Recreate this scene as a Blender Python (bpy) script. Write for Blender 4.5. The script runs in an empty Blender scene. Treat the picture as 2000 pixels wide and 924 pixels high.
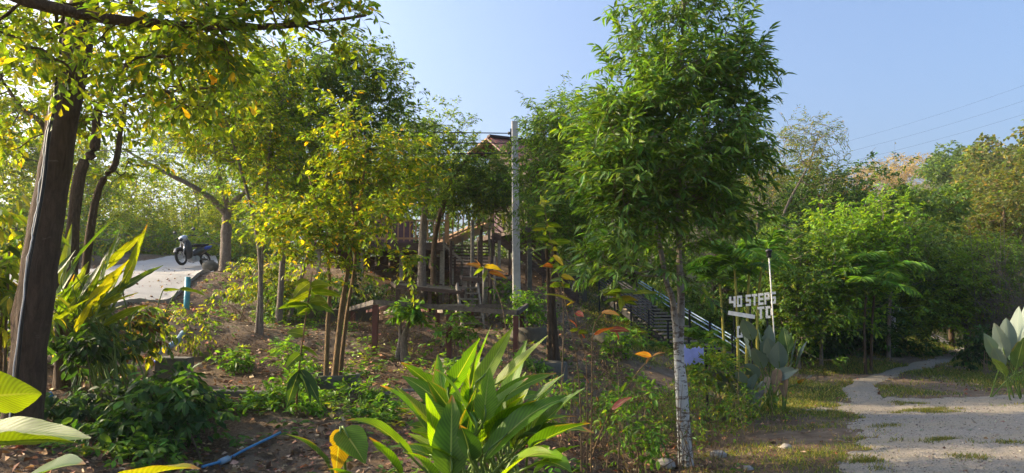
import bpy, math, random
import numpy as np
from mathutils import Vector, Matrix

# ------------------------------------------------------------------ camera, sky, sun, exposure
SC = bpy.context.scene
COL = SC.collection
F, CX, CY, CAMZ = 1428.0, 1000.0, 462.0, 1.6
PITCH = math.atan((625 - 462) / F)
cam_d = bpy.data.cameras.new('camera'); cam = bpy.data.objects.new('camera', cam_d); COL.objects.link(cam)
cam.location = (0, 0, CAMZ); cam.rotation_euler = (math.pi / 2 + PITCH, 0, 0)
cam_d.sensor_width = 36; cam_d.lens = 36 * F / 2000; cam_d.clip_end = 2000; cam_d.clip_start = .05
SC.camera = cam

SUN_AZ, SUN_EL = math.radians(-77), math.radians(25)      # azimuth from +Y, negative = towards -X
sun_vec = Vector((math.sin(SUN_AZ) * math.cos(SUN_EL), math.cos(SUN_AZ) * math.cos(SUN_EL), math.sin(SUN_EL)))
W = bpy.data.worlds.new('World'); SC.world = W; W.use_nodes = True
wn = W.node_tree.nodes; wl = W.node_tree.links
sky = wn.new('ShaderNodeTexSky'); sky.sky_type = 'NISHITA'; sky.sun_disc = False
sky.sun_elevation = SUN_EL; sky.sun_rotation = SUN_AZ
sky.air_density = 1.0; sky.dust_density = 8.0; sky.ozone_density = 4.6
wl.new(sky.outputs[0], wn['Background'].inputs[0]); wn['Background'].inputs[1].default_value = 0.15
sl = bpy.data.lights.new('sun', 'SUN'); sl.energy = 3.6; sl.angle = math.radians(.6); sl.color = (1, .80, .52)
so = bpy.data.objects.new('sun', sl); COL.objects.link(so)
so.rotation_euler = sun_vec.to_track_quat('Z', 'Y').to_euler()
SC.view_settings.view_transform = 'Standard'; SC.view_settings.look = 'None'
SC.view_settings.exposure = 1.4; SC.view_settings.gamma = 1.0
SC.cycles.max_bounces = 9; SC.cycles.diffuse_bounces = 6; SC.cycles.transmission_bounces = 4
SC.cycles.glossy_bounces = 2; SC.cycles.transparent_max_bounces = 4
SC.cycles.use_denoising = True
try:
    SC.cycles.denoiser = 'OPENIMAGEDENOISE'; SC.cycles.denoising_input_passes = 'RGB_ALBEDO_NORMAL'; SC.cycles.denoising_prefilter = 'NONE'
except Exception: pass
SC.cycles.sample_clamp_indirect = 6.0

# ------------------------------------------------------------------ helpers
def P(px, py, d):
    """the point of the place seen at picture position (px, py) at the distance y = d"""
    x = (px - CX) / F; z = (CY - py) / F
    sp, cp = math.sin(PITCH), math.cos(PITCH)
    dy = cp - z * sp; dz = sp + z * cp
    t = d / dy
    return np.array([x * t, d, CAMZ + dz * t])

def nrm(v):
    v = np.asarray(v, float)
    return v / np.maximum(np.linalg.norm(v, axis=-1, keepdims=True), 1e-9)

def mesh_obj(name, V, faces, mat=None, parent=None, col=None, uv=None, smooth=False, loc=(0, 0, 0), mat_idx=None):
    """faces: (n,3) or (n,4) int array, or a list of such arrays"""
    if not isinstance(faces, list): faces = [faces]
    faces = [np.asarray(f, np.int32) for f in faces if len(f)]
    V = np.asarray(V, np.float32) - np.asarray(loc, np.float32)
    me = bpy.data.meshes.new(name)
    me.vertices.add(len(V)); me.vertices.foreach_set('co', V.ravel())
    li = np.concatenate([f.ravel() for f in faces])
    tot = np.concatenate([np.full(len(f), f.shape[1], np.int32) for f in faces])
    st = np.concatenate([[0], np.cumsum(tot)[:-1]]).astype(np.int32)
    me.loops.add(len(li)); me.loops.foreach_set('vertex_index', li)
    me.polygons.add(len(tot)); me.polygons.foreach_set('loop_start', st); me.polygons.foreach_set('loop_total', tot)
    me.polygons.foreach_set('use_smooth', np.full(len(tot), bool(smooth)) if np.isscalar(smooth) else np.asarray(smooth, bool))
    if mat is not None:
        for m in (mat if isinstance(mat, (list, tuple)) else [mat]): me.materials.append(m)
    if mat_idx is not None: me.polygons.foreach_set('material_index', np.asarray(mat_idx, np.int32))
    if col is not None:
        c = np.ones((len(V), 4), np.float32); c[:, :3] = col
        a = me.color_attributes.new('col', 'FLOAT_COLOR', 'POINT'); a.data.foreach_set('color', c.ravel())
    if uv is not None:
        l = me.uv_layers.new(name='uv'); l.data.foreach_set('uv', np.asarray(uv, np.float32)[li].ravel())
    me.update(calc_edges=True); me.validate()
    o = bpy.data.objects.new(name, me); COL.objects.link(o)
    if parent is not None: o.parent = parent
    return o

def tag(o, label=None, cat=None, group=None, kind=None):
    if label: o['label'] = label
    if cat: o['category'] = cat
    if group: o['group'] = group
    if kind: o['kind'] = kind
    return o

def thing(name, label, cat, loc=(0, 0, 0), rz=0, group=None):
    o = bpy.data.objects.new(name, None); COL.objects.link(o)
    o.empty_display_size = .2
    o.location = [float(v) for v in loc]; o.rotation_euler = (0, 0, rz)
    return tag(o, label, cat, group)

def copy_tree(o, parent=None):
    c = o.copy(); COL.objects.link(c)
    if parent is not None: c.parent = parent
    for ch in list(o.children): copy_tree(ch, c)
    return c

class MB:
    """collects solid shapes for one mesh"""
    def __init__(s): s.V = []; s.Q = []; s.T = []; s.n = 0
    def add(s, V, Q=None, T=None):
        V = np.asarray(V, float)
        if Q is not None and len(Q): s.Q.append(np.asarray(Q) + s.n)
        if T is not None and len(T): s.T.append(np.asarray(T) + s.n)
        s.V.append(V); s.n += len(V); return s
    def box(s, c, size, rz=0, R=None, bev=.0):
        x, y, z = [v / 2 for v in size]
        if bev <= 0:
            v = np.array([[-x,-y,-z],[x,-y,-z],[x,y,-z],[-x,y,-z],[-x,-y,z],[x,-y,z],[x,y,z],[-x,y,z]])
            q = [[0,3,2,1],[4,5,6,7],[0,1,5,4],[1,2,6,5],[2,3,7,6],[3,0,4,7]]; t = None
        else:
            b = min(bev, x*.9, y*.9, z*.9)
            v = []
            for zz, ins in ((-z, b), (-z + b, 0), (z - b, 0), (z, b)):
                for sx, sy in ((-1,-1),(1,-1),(1,1),(-1,1)):
                    v += [[sx*(x-ins) , sy*(y-ins), zz]]
            v = np.array(v); q = [[3,2,1,0],[12,13,14,15]]
            for k in range(3):
                for j in range(4):
                    q.append([k*4+j, k*4+(j+1)%4, k*4+4+(j+1)%4, k*4+4+j])
            t = None
        if R is None:
            c_, s_ = math.cos(rz), math.sin(rz); R = np.array([[c_,-s_,0],[s_,c_,0],[0,0,1]])
        return s.add(v @ np.asarray(R).T + np.asarray(c, float), q, t)
    def bar(s, a, b, w, h, up=(0, 0, 1)):
        a, b = np.asarray(a, float), np.asarray(b, float)
        d = b - a; L = np.linalg.norm(d); x = d / L
        u = np.asarray(up, float)
        if abs(x @ u) > .98: u = np.array([0, 1, 0.])
        y = nrm(np.cross(u, x)); z = np.cross(x, y)
        return s.box((a + b) / 2, (L, w, h), R=np.stack([x, y, z], 1))
    def tube(s, pts, r, sides=8, cap=True):
        pts = np.asarray(pts, float); n = len(pts)
        r = np.broadcast_to(np.asarray(r, float), (n,))
        V, Q = tubes(pts[None], r[None], sides)
        T = []
        if cap:
            V = np.concatenate([V, pts[[0, -1]]]); a, b = n * sides, n * sides + 1
            for j in range(sides):
                T.append([a, (j + 1) % sides, j]); T.append([b, (n-1)*sides + j, (n-1)*sides + (j+1) % sides])
        return s.add(V, Q, T)
    def lathe(s, prof, c=(0, 0, 0), n=24, axis='z'):
        prof = np.asarray(prof, float); m = len(prof)
        a = np.arange(n) * 2 * math.pi / n
        V = np.stack([prof[:, 0, None] * np.cos(a), prof[:, 0, None] * np.sin(a), np.repeat(prof[:, 1, None], n, 1)], -1).reshape(-1, 3)
        if axis == 'y': V = V[:, [0, 2, 1]] * [1, 1, -1]
        if axis == 'x': V = V[:, [2, 0, 1]]
        Q = [[k*n+j, k*n+(j+1) % n, (k+1)*n+(j+1) % n, (k+1)*n+j] for k in range(m-1) for j in range(n)]
        return s.add(V + np.asarray(c, float), Q)
    def ball(s, c, r, nu=14, nv=9, jit=0, rng=None):
        th = np.linspace(0.02, math.pi - .02, nv); ph = np.arange(nu) * 2 * math.pi / nu
        V = np.stack([np.sin(th)[:, None]*np.cos(ph), np.sin(th)[:, None]*np.sin(ph), np.repeat(np.cos(th)[:, None], nu, 1)], -1).reshape(-1, 3)
        if jit: V = V * (1 + jit * rng.normal(size=(len(V), 1)))
        Q = [[k*nu+j, (k+1)*nu+j, (k+1)*nu+(j+1) % nu, k*nu+(j+1) % nu] for k in range(nv-1) for j in range(nu)]
        return s.add(V * np.asarray(r, float) + np.asarray(c, float), Q)
    def torus(s, c, R, r, n=28, m=10, axis='y'):
        a = np.arange(n)*2*math.pi/n; b = np.arange(m)*2*math.pi/m
        rr = R + r*np.cos(b)
        V = np.stack([rr[None]*np.cos(a)[:, None], np.repeat((r*np.sin(b))[None], n, 0), rr[None]*np.sin(a)[:, None]], -1).reshape(-1, 3)
        Q = [[i*m+j, i*m+(j+1) % m, ((i+1) % n)*m+(j+1) % m, ((i+1) % n)*m+j] for i in range(n) for j in range(m)]
        return s.add(V + np.asarray(c, float), Q)
    def build(s, name, mat, parent=None, smooth=False, loc=(0, 0, 0)):
        f = []
        if s.Q: f.append(np.concatenate(s.Q))
        if s.T: f.append(np.concatenate(s.T))
        return mesh_obj(name, np.concatenate(s.V), f, mat, parent, smooth=smooth, loc=loc)

def tubes(Pt, R, sides):
    """many tubes at once: Pt (n,m,3) points, R (n,m) radii -> verts, quads"""
    n, m, _ = Pt.shape
    T = np.gradient(Pt, axis=1); T = nrm(T)
    ref = np.where(np.abs(T[..., 2:3]) > .85, np.array([1., 0, 0]), np.array([0, 0, 1.]))
    A = nrm(np.cross(T, ref)); B = np.cross(T, A)
    a = np.arange(sides) * 2 * math.pi / sides
    V = Pt[:, :, None] + R[:, :, None, None] * (A[:, :, None] * np.cos(a)[:, None] + B[:, :, None] * np.sin(a)[:, None])
    base = (np.arange(n)[:, None, None] * m + np.arange(m - 1)[None, :, None]) * sides
    j = np.arange(sides); jn = (j + 1) % sides
    Q = np.stack([base + j, base + jn, base + sides + jn, base + sides + j], -1).reshape(-1, 4)
    return V.reshape(-1, 3), Q

_tab = np.random.default_rng(7).random((256, 256))
def vnoise(x, y, f, seed=0):
    x = np.asarray(x) * f + seed * 17.3; y = np.asarray(y) * f + seed * 9.1
    xi = np.floor(x).astype(int); yi = np.floor(y).astype(int); u = x - xi; v = y - yi
    u = u*u*(3-2*u); v = v*v*(3-2*v)
    g = lambda a, b: _tab[a & 255, b & 255]
    return (g(xi, yi)*(1-u) + g(xi+1, yi)*u)*(1-v) + (g(xi, yi+1)*(1-u) + g(xi+1, yi+1)*u)*v - .5

def spline(pts, n):
    """smooth curve through points"""
    pts = np.asarray(pts, float); m = len(pts)
    if m == 2: return pts[0] + (pts[1]-pts[0]) * np.linspace(0, 1, n)[:, None]
    p = np.concatenate([[2*pts[0]-pts[1]], pts, [2*pts[-1]-pts[-2]]])
    t = np.linspace(0, m-1-1e-6, n); k = t.astype(int); u = (t-k)[:, None]
    a, b, c, d = p[k], p[k+1], p[k+2], p[k+3]
    return .5*((2*b)+(c-a)*u+(2*a-5*b+4*c-d)*u**2+(3*b-a-3*c+d)*u**3)

def sdf_poly(x, y, poly):
    """positive inside"""
    poly = np.asarray(poly)[:, :2]; d = np.full(x.shape, 1e9); ins = np.zeros(x.shape, bool)
    for (ax, ay), (bx, by) in zip(poly, np.roll(poly, -1, 0)):
        ex, ey = bx-ax, by-ay
        t = np.clip(((x-ax)*ex+(y-ay)*ey)/(ex*ex+ey*ey+1e-12), 0, 1)
        d = np.minimum(d, np.hypot(x-ax-t*ex, y-ay-t*ey))
        c = (ay > y) != (by > y)
        with np.errstate(divide='ignore', invalid='ignore'):
            ins ^= c & (x < ex*(y-ay)/(ey if ey != 0 else 1e-9)+ax)
    return np.where(ins, d, -d)

def dist_line(x, y, pts):
    d = np.full(x.shape, 1e9)
    for (ax, ay), (bx, by) in zip(pts[:-1, :2], pts[1:, :2]):
        ex, ey = bx-ax, by-ay
        t = np.clip(((x-ax)*ex+(y-ay)*ey)/(ex*ex+ey*ey+1e-12), 0, 1)
        d = np.minimum(d, np.hypot(x-ax-t*ex, y-ay-t*ey))
    return d

# ------------------------------------------------------------------ materials
def new_mat(name):
    m = bpy.data.materials.new(name); m.use_nodes = True
    nt = m.node_tree; return m, nt.nodes, nt.links, nt.nodes['Principled BSDF']

def noise_node(n, l, scale, detail=4, rough=.6, vec=None, dist=0):
    t = n.new('ShaderNodeTexNoise'); t.inputs['Scale'].default_value = scale
    t.inputs['Detail'].default_value = detail; t.inputs['Roughness'].default_value = rough
    t.inputs['Distortion'].default_value = dist
    if vec is not None: l.new(vec, t.inputs['Vector'])
    return t

def ramp(n, l, fac, stops):
    r = n.new('ShaderNodeValToRGB'); e = r.color_ramp.elements
    while len(e) < len(stops): e.new(.5)
    for el, (p, c) in zip(e, stops): el.position = p; el.color = (*c, 1)
    l.new(fac, r.inputs[0]); return r

def solid(name, c, rough=.6, metal=0, var=.25, scale=6, bump=0, stretch=(1, 1, 1), spec=.4):
    """a surface of one colour with blotches, grain and slight wear"""
    m, n, l, b = new_mat(name)
    tc = n.new('ShaderNodeTexCoord'); mp = n.new('ShaderNodeMapping'); mp.inputs['Scale'].default_value = stretch
    l.new(tc.outputs['Object'], mp.inputs[0])
    t = noise_node(n, l, scale, 6, .65, mp.outputs[0])
    lo = [max(0, v*(1-var)) for v in c]; hi = [min(1, v*(1+var)) for v in c]
    r = ramp(n, l, t.outputs[0], [(.3, lo), (.7, hi)])
    l.new(r.outputs[0], b.inputs['Base Color'])
    b.inputs['Roughness'].default_value = rough; b.inputs['Metallic'].default_value = metal
    b.inputs['Specular IOR Level'].default_value = spec
    if bump:
        t2 = noise_node(n, l, scale*4, 5, .7, mp.outputs[0])
        bp = n.new('ShaderNodeBump'); bp.inputs['Strength'].default_value = bump; bp.inputs['Distance'].default_value = .02
        l.new(t2.outputs[0], bp.inputs['Height']); l.new(bp.outputs[0], b.inputs['Normal'])
    return m

def leaf_mat(name, trans=.42, rough=.42, spec=.45, tint=(1.5, 1.35, .35), veins=False, pale_back=None):
    m, n, l, b = new_mat(name)
    a = n.new('ShaderNodeAttribute'); a.attribute_name = 'col'
    colr = a.outputs['Color']
    tc = n.new('ShaderNodeTexCoord')
    t = noise_node(n, l, 9 if veins else 30, 3, .6, tc.outputs['Object'])
    mr = n.new('ShaderNodeMapRange'); mr.inputs[1].default_value = .3; mr.inputs[2].default_value = .7
    mr.inputs[3].default_value = .78; mr.inputs[4].default_value = 1.2; l.new(t.outputs[0], mr.inputs[0])
    vm = n.new('ShaderNodeVectorMath'); vm.operation = 'SCALE'; l.new(colr, vm.inputs[0]); l.new(mr.outputs[0], vm.inputs['Scale'])
    base = vm.outputs[0]
    if veins:
        uvn = n.new('ShaderNodeUVMap'); sx = n.new('ShaderNodeSeparateXYZ'); l.new(uvn.outputs[0], sx.inputs[0])
        ab = n.new('ShaderNodeMath'); ab.operation = 'ABSOLUTE'; l.new(sx.outputs[0], ab.inputs[0])
        k = n.new('ShaderNodeMath'); k.operation = 'MULTIPLY_ADD'; l.new(ab.outputs[0], k.inputs[0]); k.inputs[1].default_value = -.22; l.new(sx.outputs[1], k.inputs[2])
        s = n.new('ShaderNodeMath'); s.operation = 'MULTIPLY'; l.new(k.outputs[0], s.inputs[0]); s.inputs[1].default_value = 105
        sn = n.new('ShaderNodeMath'); sn.operation = 'SINE'; l.new(s.outputs[0], sn.inputs[0])
        # pale midrib
        mid = n.new('ShaderNodeMapRange'); l.new(ab.outputs[0], mid.inputs[0]); mid.inputs[1].default_value = .03; mid.inputs[2].default_value = .07
        mid.inputs[3].default_value = .75; mid.inputs[4].default_value = 0
        sc = n.new('ShaderNodeMapRange'); l.new(sn.outputs[0], sc.inputs[0]); sc.inputs[1].default_value = -1; sc.inputs[3].default_value = .78; sc.inputs[4].default_value = 1.1
        vm2 = n.new('ShaderNodeVectorMath'); vm2.operation = 'SCALE'; l.new(base, vm2.inputs[0]); l.new(sc.outputs[0], vm2.inputs['Scale'])
        mx = n.new('ShaderNodeMix'); mx.data_type = 'RGBA'; l.new(mid.outputs[0], mx.inputs[0]); l.new(vm2.outputs[0], mx.inputs[6])
        mx.inputs[7].default_value = (.35, .40, .12, 1); base = mx.outputs[2]
        bp = n.new('ShaderNodeBump'); bp.inputs['Strength'].default_value = .12; bp.inputs['Distance'].default_value = .01
        l.new(sn.outputs[0], bp.inputs['Height']); l.new(bp.outputs[0], b.inputs['Normal'])
    surf = base
    if pale_back:
        g = n.new('ShaderNodeNewGeometry'); mb = n.new('ShaderNodeMix'); mb.data_type = 'RGBA'
        l.new(g.outputs['Backfacing'], mb.inputs[0]); l.new(base, mb.inputs[6]); mb.inputs[7].default_value = (*pale_back, 1)
        surf = mb.outputs[2]
    l.new(surf, b.inputs['Base Color']); b.inputs['Roughness'].default_value = rough; b.inputs['Specular IOR Level'].default_value = spec
    tr = n.new('ShaderNodeBsdfTranslucent')
    mu = n.new('ShaderNodeVectorMath'); mu.operation = 'MULTIPLY'; l.new(base, mu.inputs[0]); mu.inputs[1].default_value = tint
    l.new(mu.outputs[0], tr.inputs[0])
    ms = n.new('ShaderNodeMixShader'); ms.inputs[0].default_value = trans
    l.new(b.outputs[0], ms.inputs[1]); l.new(tr.outputs[0], ms.inputs[2]); l.new(ms.outputs[0], n['Material Output'].inputs[0])
    return m

def bark_mat(name, dark, light, patch=None, patch_amt=.5, scale=1.0, top=None):
    m, n, l, b = new_mat(name)
    tc = n.new('ShaderNodeTexCoord'); mp = n.new('ShaderNodeMapping'); mp.inputs['Scale'].default_value = (7*scale, 7*scale, 1.6*scale)
    l.new(tc.outputs['Object'], mp.inputs[0])
    t = noise_node(n, l, 6, 8, .72, mp.outputs[0], .6)
    r = ramp(n, l, t.outputs[0], [(.32, dark), (.66, light)]); c = r.outputs[0]
    if patch:
        mp2 = n.new('ShaderNodeMapping'); mp2.inputs['Scale'].default_value = (1, 1, 2.6); l.new(tc.outputs['Object'], mp2.inputs[0])
        t2 = noise_node(n, l, 9*scale, 6, .7, mp2.outputs[0], .4)
        r2 = ramp(n, l, t2.outputs[0], [(patch_amt, (0, 0, 0)), (patch_amt+.07, (1, 1, 1))])
        mx = n.new('ShaderNodeMix'); mx.data_type = 'RGBA'; fac = r2.outputs[0]
        if top:                                # lichen grows on the lower stem only
            sx = n.new('ShaderNodeSeparateXYZ'); l.new(tc.outputs['Object'], sx.inputs[0]); zr = n.new('ShaderNodeMapRange'); l.new(sx.outputs[2], zr.inputs[0])
            zr.inputs[1].default_value = top*.8; zr.inputs[2].default_value = top*1.25; zr.inputs[3].default_value = 1; zr.inputs[4].default_value = .22
            mm = n.new('ShaderNodeMath'); mm.operation = 'MULTIPLY'; l.new(fac, mm.inputs[0]); l.new(zr.outputs[0], mm.inputs[1]); fac = mm.outputs[0]
        l.new(fac, mx.inputs[0]); l.new(c, mx.inputs[6]); mx.inputs[7].default_value = (*patch, 1)
        c = mx.outputs[2]
    l.new(c, b.inputs['Base Color']); b.inputs['Roughness'].default_value = .9; b.inputs['Specular IOR Level'].default_value = .2
    bp = n.new('ShaderNodeBump'); bp.inputs['Strength'].default_value = 1.0; bp.inputs['Distance'].default_value = .05
    l.new(t.outputs[0], bp.inputs['Height']); l.new(bp.outputs[0], b.inputs['Normal'])
    return m

M = {}
M['leaf'] = leaf_mat('leaf_soft', .5, .5, .3, tint=(1.7, 1.5, .35))
M['leaf_gloss'] = leaf_mat('leaf_glossy', .42, .42, .38, tint=(1.5, 1.4, .3))
M['leaf_big'] = leaf_mat('leaf_large', .52, .45, .38, tint=(2.0, 1.8, .25), veins=True)
M['leaf_pale'] = leaf_mat('leaf_pale_back', .18, .5, .35, veins=True, pale_back=(.21, .26, .215))
M['litter'] = leaf_mat('dry_leaf', .12, .8, .2, tint=(1.2, 1, .6))
M['bark_dark'] = bark_mat('bark_dark', (.05, .034, .022), (.13, .088, .057), (.19, .15, .11), .62, scale=.45)
M['bark_brown'] = bark_mat('bark_brown', (.06, .04, .025), (.17, .115, .07))
M['bark_tan'] = bark_mat('bark_tan', (.14, .085, .04), (.36, .24, .12), scale=2)
M['bark_grey'] = bark_mat('bark_grey', (.13, .10, .075), (.31, .26, .21), (.40, .36, .31), .6)
M['bark_white'] = bark_mat('bark_lichen', (.09, .065, .045), (.24, .19, .14), (.72, .70, .64), .425, scale=.9, top=1.5)
M['twig'] = bark_mat('bark_twig', (.13, .085, .05), (.32, .235, .15), scale=2)
M['wood_dark'] = solid('wood_dark', (.085, .055, .04), .75, var=.5, scale=3, bump=.3, stretch=(2, 2, 12))
M['wood_grey'] = solid('wood_grey', (.25, .215, .17), .85, var=.35, scale=3, bump=.3, stretch=(6, 6, 6))
M['wood_worn'] = solid('wood_worn', (.10, .085, .072), .85, var=.45, scale=3, bump=.3, stretch=(6, 6, 6))
M['wood_warm'] = solid('wood_warm', (.36, .21, .11), .7, var=.3, scale=4, bump=.2)
M['steel_red'] = solid('steel_primer', (.12, .042, .032), .6, var=.35, scale=7, bump=.1)
M['steel_black'] = solid('steel_black', (.018, .018, .02), .5, var=.3)
M['concrete'] = solid('concrete_old', (.115, .105, .08), .9, var=.35, scale=4, bump=.35)
M['concrete_pole'] = solid('concrete_pole', (.44, .42, .39), .9, var=.22, scale=5, bump=.25)
M['pvc_blue'] = solid('plastic_blue', (.05, .22, .42), .45, var=.3, scale=5)
M['pvc_pale'] = solid('plastic_pale_blue', (.24, .35, .45), .5, var=.25, scale=4)
M['pvc_teal'] = solid('plastic_teal', (.06, .30, .38), .45, var=.25, scale=8)
M['cap_dark'] = solid('cap_dark', (.02, .035, .045), .5, var=.3)
M['cable'] = solid('cable_black', (.012, .012, .012), .4, var=.2)
M['conduit'] = solid('conduit_white', (.62, .60, .55), .5, var=.2, scale=9)
M['white_paint'] = solid('white_paint', (.80, .79, .74), .6, var=.18, scale=9)
M['roof_tile'] = None
M['rock'] = solid('rock', (.32, .29, .25), .9, var=.4, scale=8, bump=.5)
M['lilac'] = solid('painted_lilac', (.38, .40, .78), .7, var=.15, scale=6)
M['black_plastic'] = solid('moto_black', (.016, .016, .018), .3, var=.3, spec=.6)
M['rubber'] = solid('rubber', (.015, .015, .015), .8, var=.3)
M['chrome'] = solid('metal_bright', (.55, .55, .56), .28, metal=1, var=.12)
M['moto_silver'] = solid('moto_silver', (.45, .47, .5), .3, metal=.5, var=.1)
M['moto_blue'] = solid('moto_blue', (.03, .09, .45), .35, var=.2)
M['lamp_red'] = solid('lamp_red', (.5, .02, .02), .3, var=.1)
M['glass_dark'] = solid('window_glass', (.02, .025, .03), .08, var=.1, spec=.8)
M['wall_wood'] = solid('wall_boards', (.05, .032, .022), .75, var=.4, scale=3, bump=.3, stretch=(1, 1, 14))
M['wall_plum'] = solid('wall_plum', (.10, .055, .065), .8, var=.25)
M['mirror'] = solid('mirror_glass', (.6, .65, .7), .08, metal=1, var=.05)

def roof_mat():
    m, n, l, b = new_mat('roof_tiles')
    tc = n.new('ShaderNodeTexCoord')
    br = n.new('ShaderNodeTexBrick'); l.new(tc.outputs['UV'], br.inputs[0]); br.inputs['Scale'].default_value = 1
    br.inputs['Color1'].default_value = (.26, .075, .055, 1); br.inputs['Color2'].default_value = (.17, .05, .04, 1); br.inputs['Mortar'].default_value = (.05, .025, .02, 1)
    br.inputs['Mortar Size'].default_value = .02; br.inputs['Brick Width'].default_value = .25; br.inputs['Row Height'].default_value = .2
    l.new(br.outputs[0], b.inputs['Base Color']); b.inputs['Roughness'].default_value = .8
    return m
M['roof_tile'] = roof_mat()

# ------------------------------------------------------------------ terrain
CP = []
def cp(px, py, d, dz=0):
    p = P(px, py, d); CP.append((p[0], p[1], p[2] + dz))
for a in ((1060,745,13.5),(890,735,13),(640,750,10),(730,680,13.5),(1005,690,12.5),(680,640,15.5),(1010,645,17),(790,690,13.5),
          (850,560,21),(950,605,20),(500,640,16),(440,527,21),(560,560,20),(430,660,12.5),(330,605,13.6),(330,690,11.5),(345,765,10),
          (200,900,6.5),(40,845,6),(500,870,7.5),(300,924,6.2),(700,924,6.5),(640,830,8),(800,800,10),(900,850,8),(1130,830,9.5),(1120,900,7.5),
          (1420,705,20),(1290,690,17),(1200,700,15.5),(1130,600,22),(1580,720,20),(1750,690,24),(1875,676,33),(780,560,20),(1100,680,15)):
    cp(*a)
CP += [(1.25,8.0,-.35),(1.35,10,-.3),(1.15,6.5,-.35),(1.8,12.5,.05),(1.9,5,-.05),(2.2,9,0),(2,4,0),(6,4,0),(12,4,0),(6,10,0),(12,12,0),(4.5,13,0),(20,10,0),(8,17,.05),
       (14,20,.15),(5.3,16,.05),(-6,2,.5),(-3,3,.25),(0,4,0),(0,1,0),(0,-8,0),(-10,-5,1),(-14,5,1.7),(-30,30,4.8),(-14,46,4.8),(-40,70,5),
       (-10,90,8),(10,40,4),(25,45,3),(15,60,9),(40,50,4),(62,120,17),(48,70,10),(30,120,20),(90,100,25),(80,40,8),(60,15,1),
       (0,200,25),(150,200,45),(-100,150,5),(-100,0,3),(120,-50,0),(0,24,3.4),(-2,30,4.3),(4,30,3.2),(-60,20,5),(-25,10,3)]
RN = [(-250,700,8.5),(-50,665,9.5),(150,625,11.5),(290,592,14.5),(365,558,18.5),(412,540,22),(425,520,28),(420,503,36)]
RF = [(-250,560,14),(-50,545,16),(100,535,19),(200,528,22),(270,515,26),(330,503,30),(352,499,34),(365,497,40)]
road_n = np.array([P(*a) for a in RN]); road_f = np.array([P(*a) for a in RF])
for k in range(8):
    for t in (0, .5, 1): CP.append(tuple(road_n[k]*(1-t)+road_f[k]*t))
CP = np.array(CP)
def mq(x, y, c=1.2):
    return np.sqrt((x[..., None]-CP[:, 0])**2 + (y[..., None]-CP[:, 1])**2 + c*c)
_A = mq(CP[:, 0], CP[:, 1]); _n = len(CP)
_w = np.linalg.solve(np.block([[_A - .12*np.eye(_n), np.ones((_n, 1))], [np.ones((1, _n)), np.zeros((1, 1))]]), np.r_[CP[:, 2], 0])
def axis(lo, f0, f1, hi, st, g):
    m = list(np.arange(f0, f1, st)); s = st; x = f1
    while x < hi: m.append(x); s *= g; x += s
    s = st; x = f0
    while x > lo: s *= g; x -= s; m.insert(0, x)
    return np.array(m)
XS = axis(-260, -12.5, 12, 300, .09, 1.1); YS = axis(-60, 3.2, 27, 330, .09, 1.07)
GXm, GYm = np.meshgrid(XS, YS, indexing='ij')
ZG = np.empty(GXm.shape)
for i in range(0, len(XS), 40): ZG[i:i+40] = mq(GXm[i:i+40], GYm[i:i+40]) @ _w[:-1] + _w[-1]
road_poly = np.concatenate([road_n, road_f[::-1]])
_rd = sdf_poly(GXm, GYm, road_poly)
_rough = np.clip(-_rd/.6, 0, 1) * np.where(GXm > 1.9, .35, 1)
ZG += _rough * (.16*vnoise(GXm, GYm, .7, 1) + .09*vnoise(GXm, GYm, 2.1, 2) + .05*vnoise(GXm, GYm, 5.2, 3))
ZG -= np.where(_rd > 0, .03, 0)
def H(x, y):
    x = np.asarray(x, float); y = np.asarray(y, float)
    i = np.clip(np.searchsorted(XS, x)-1, 0, len(XS)-2); j = np.clip(np.searchsorted(YS, y)-1, 0, len(YS)-2)
    u = np.clip((x-XS[i])/(XS[i+1]-XS[i]), 0, 1); v = np.clip((y-YS[j])/(YS[j+1]-YS[j]), 0, 1)
    return (ZG[i, j]*(1-u)+ZG[i+1, j]*u)*(1-v)+(ZG[i, j+1]*(1-u)+ZG[i+1, j+1]*u)*v
def GP(px, py):
    """where the line of sight through (px, py) meets the ground"""
    d = np.concatenate([np.arange(2.5, 30, .05), np.arange(30, 120, .3)])
    for dd in d:
        p = P(px, py, dd)
        if p[2] <= H(p[0], p[1]): return p
    return P(px, py, 120)
def on(p, dz=0):
    p = np.array(p, float); p[2] = H(p[0], p[1]) + dz; return p

gravel_poly = np.array([GP(*a) for a in ((1688,918),(1678,860),(1664,806),(1560,803),(1560,796),(1655,790),(1690,778),(1760,776),(1850,779),(1995,772))] )
gravel_poly = np.concatenate([gravel_poly, [[14, 13.5, 0], [22, 12, 0], [22, 1, 0], [3.2, 1, 0]]])
track = spline([GP(*a) for a in ((1700,785),(1682,765),(1692,746),(1735,732),(1800,714),(1850,700),(1872,686),(1868,677))] + [np.array([19.5, 42, 0]), np.array([17, 52, 0])], 60)
grav_f = lambda x, y: sdf_poly(x, y, gravel_poly) + .55*vnoise(x, y, .9, 5) + .4*vnoise(x, y, 2.6, 6) + .25*vnoise(x, y, 7, 16)
track_f = lambda x, y: np.where(y < 17, .34, .27) - dist_line(x, y, track) + .22*vnoise(x, y, 1.6, 7)

gx, gy = GXm.ravel(), GYm.ravel()
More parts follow.
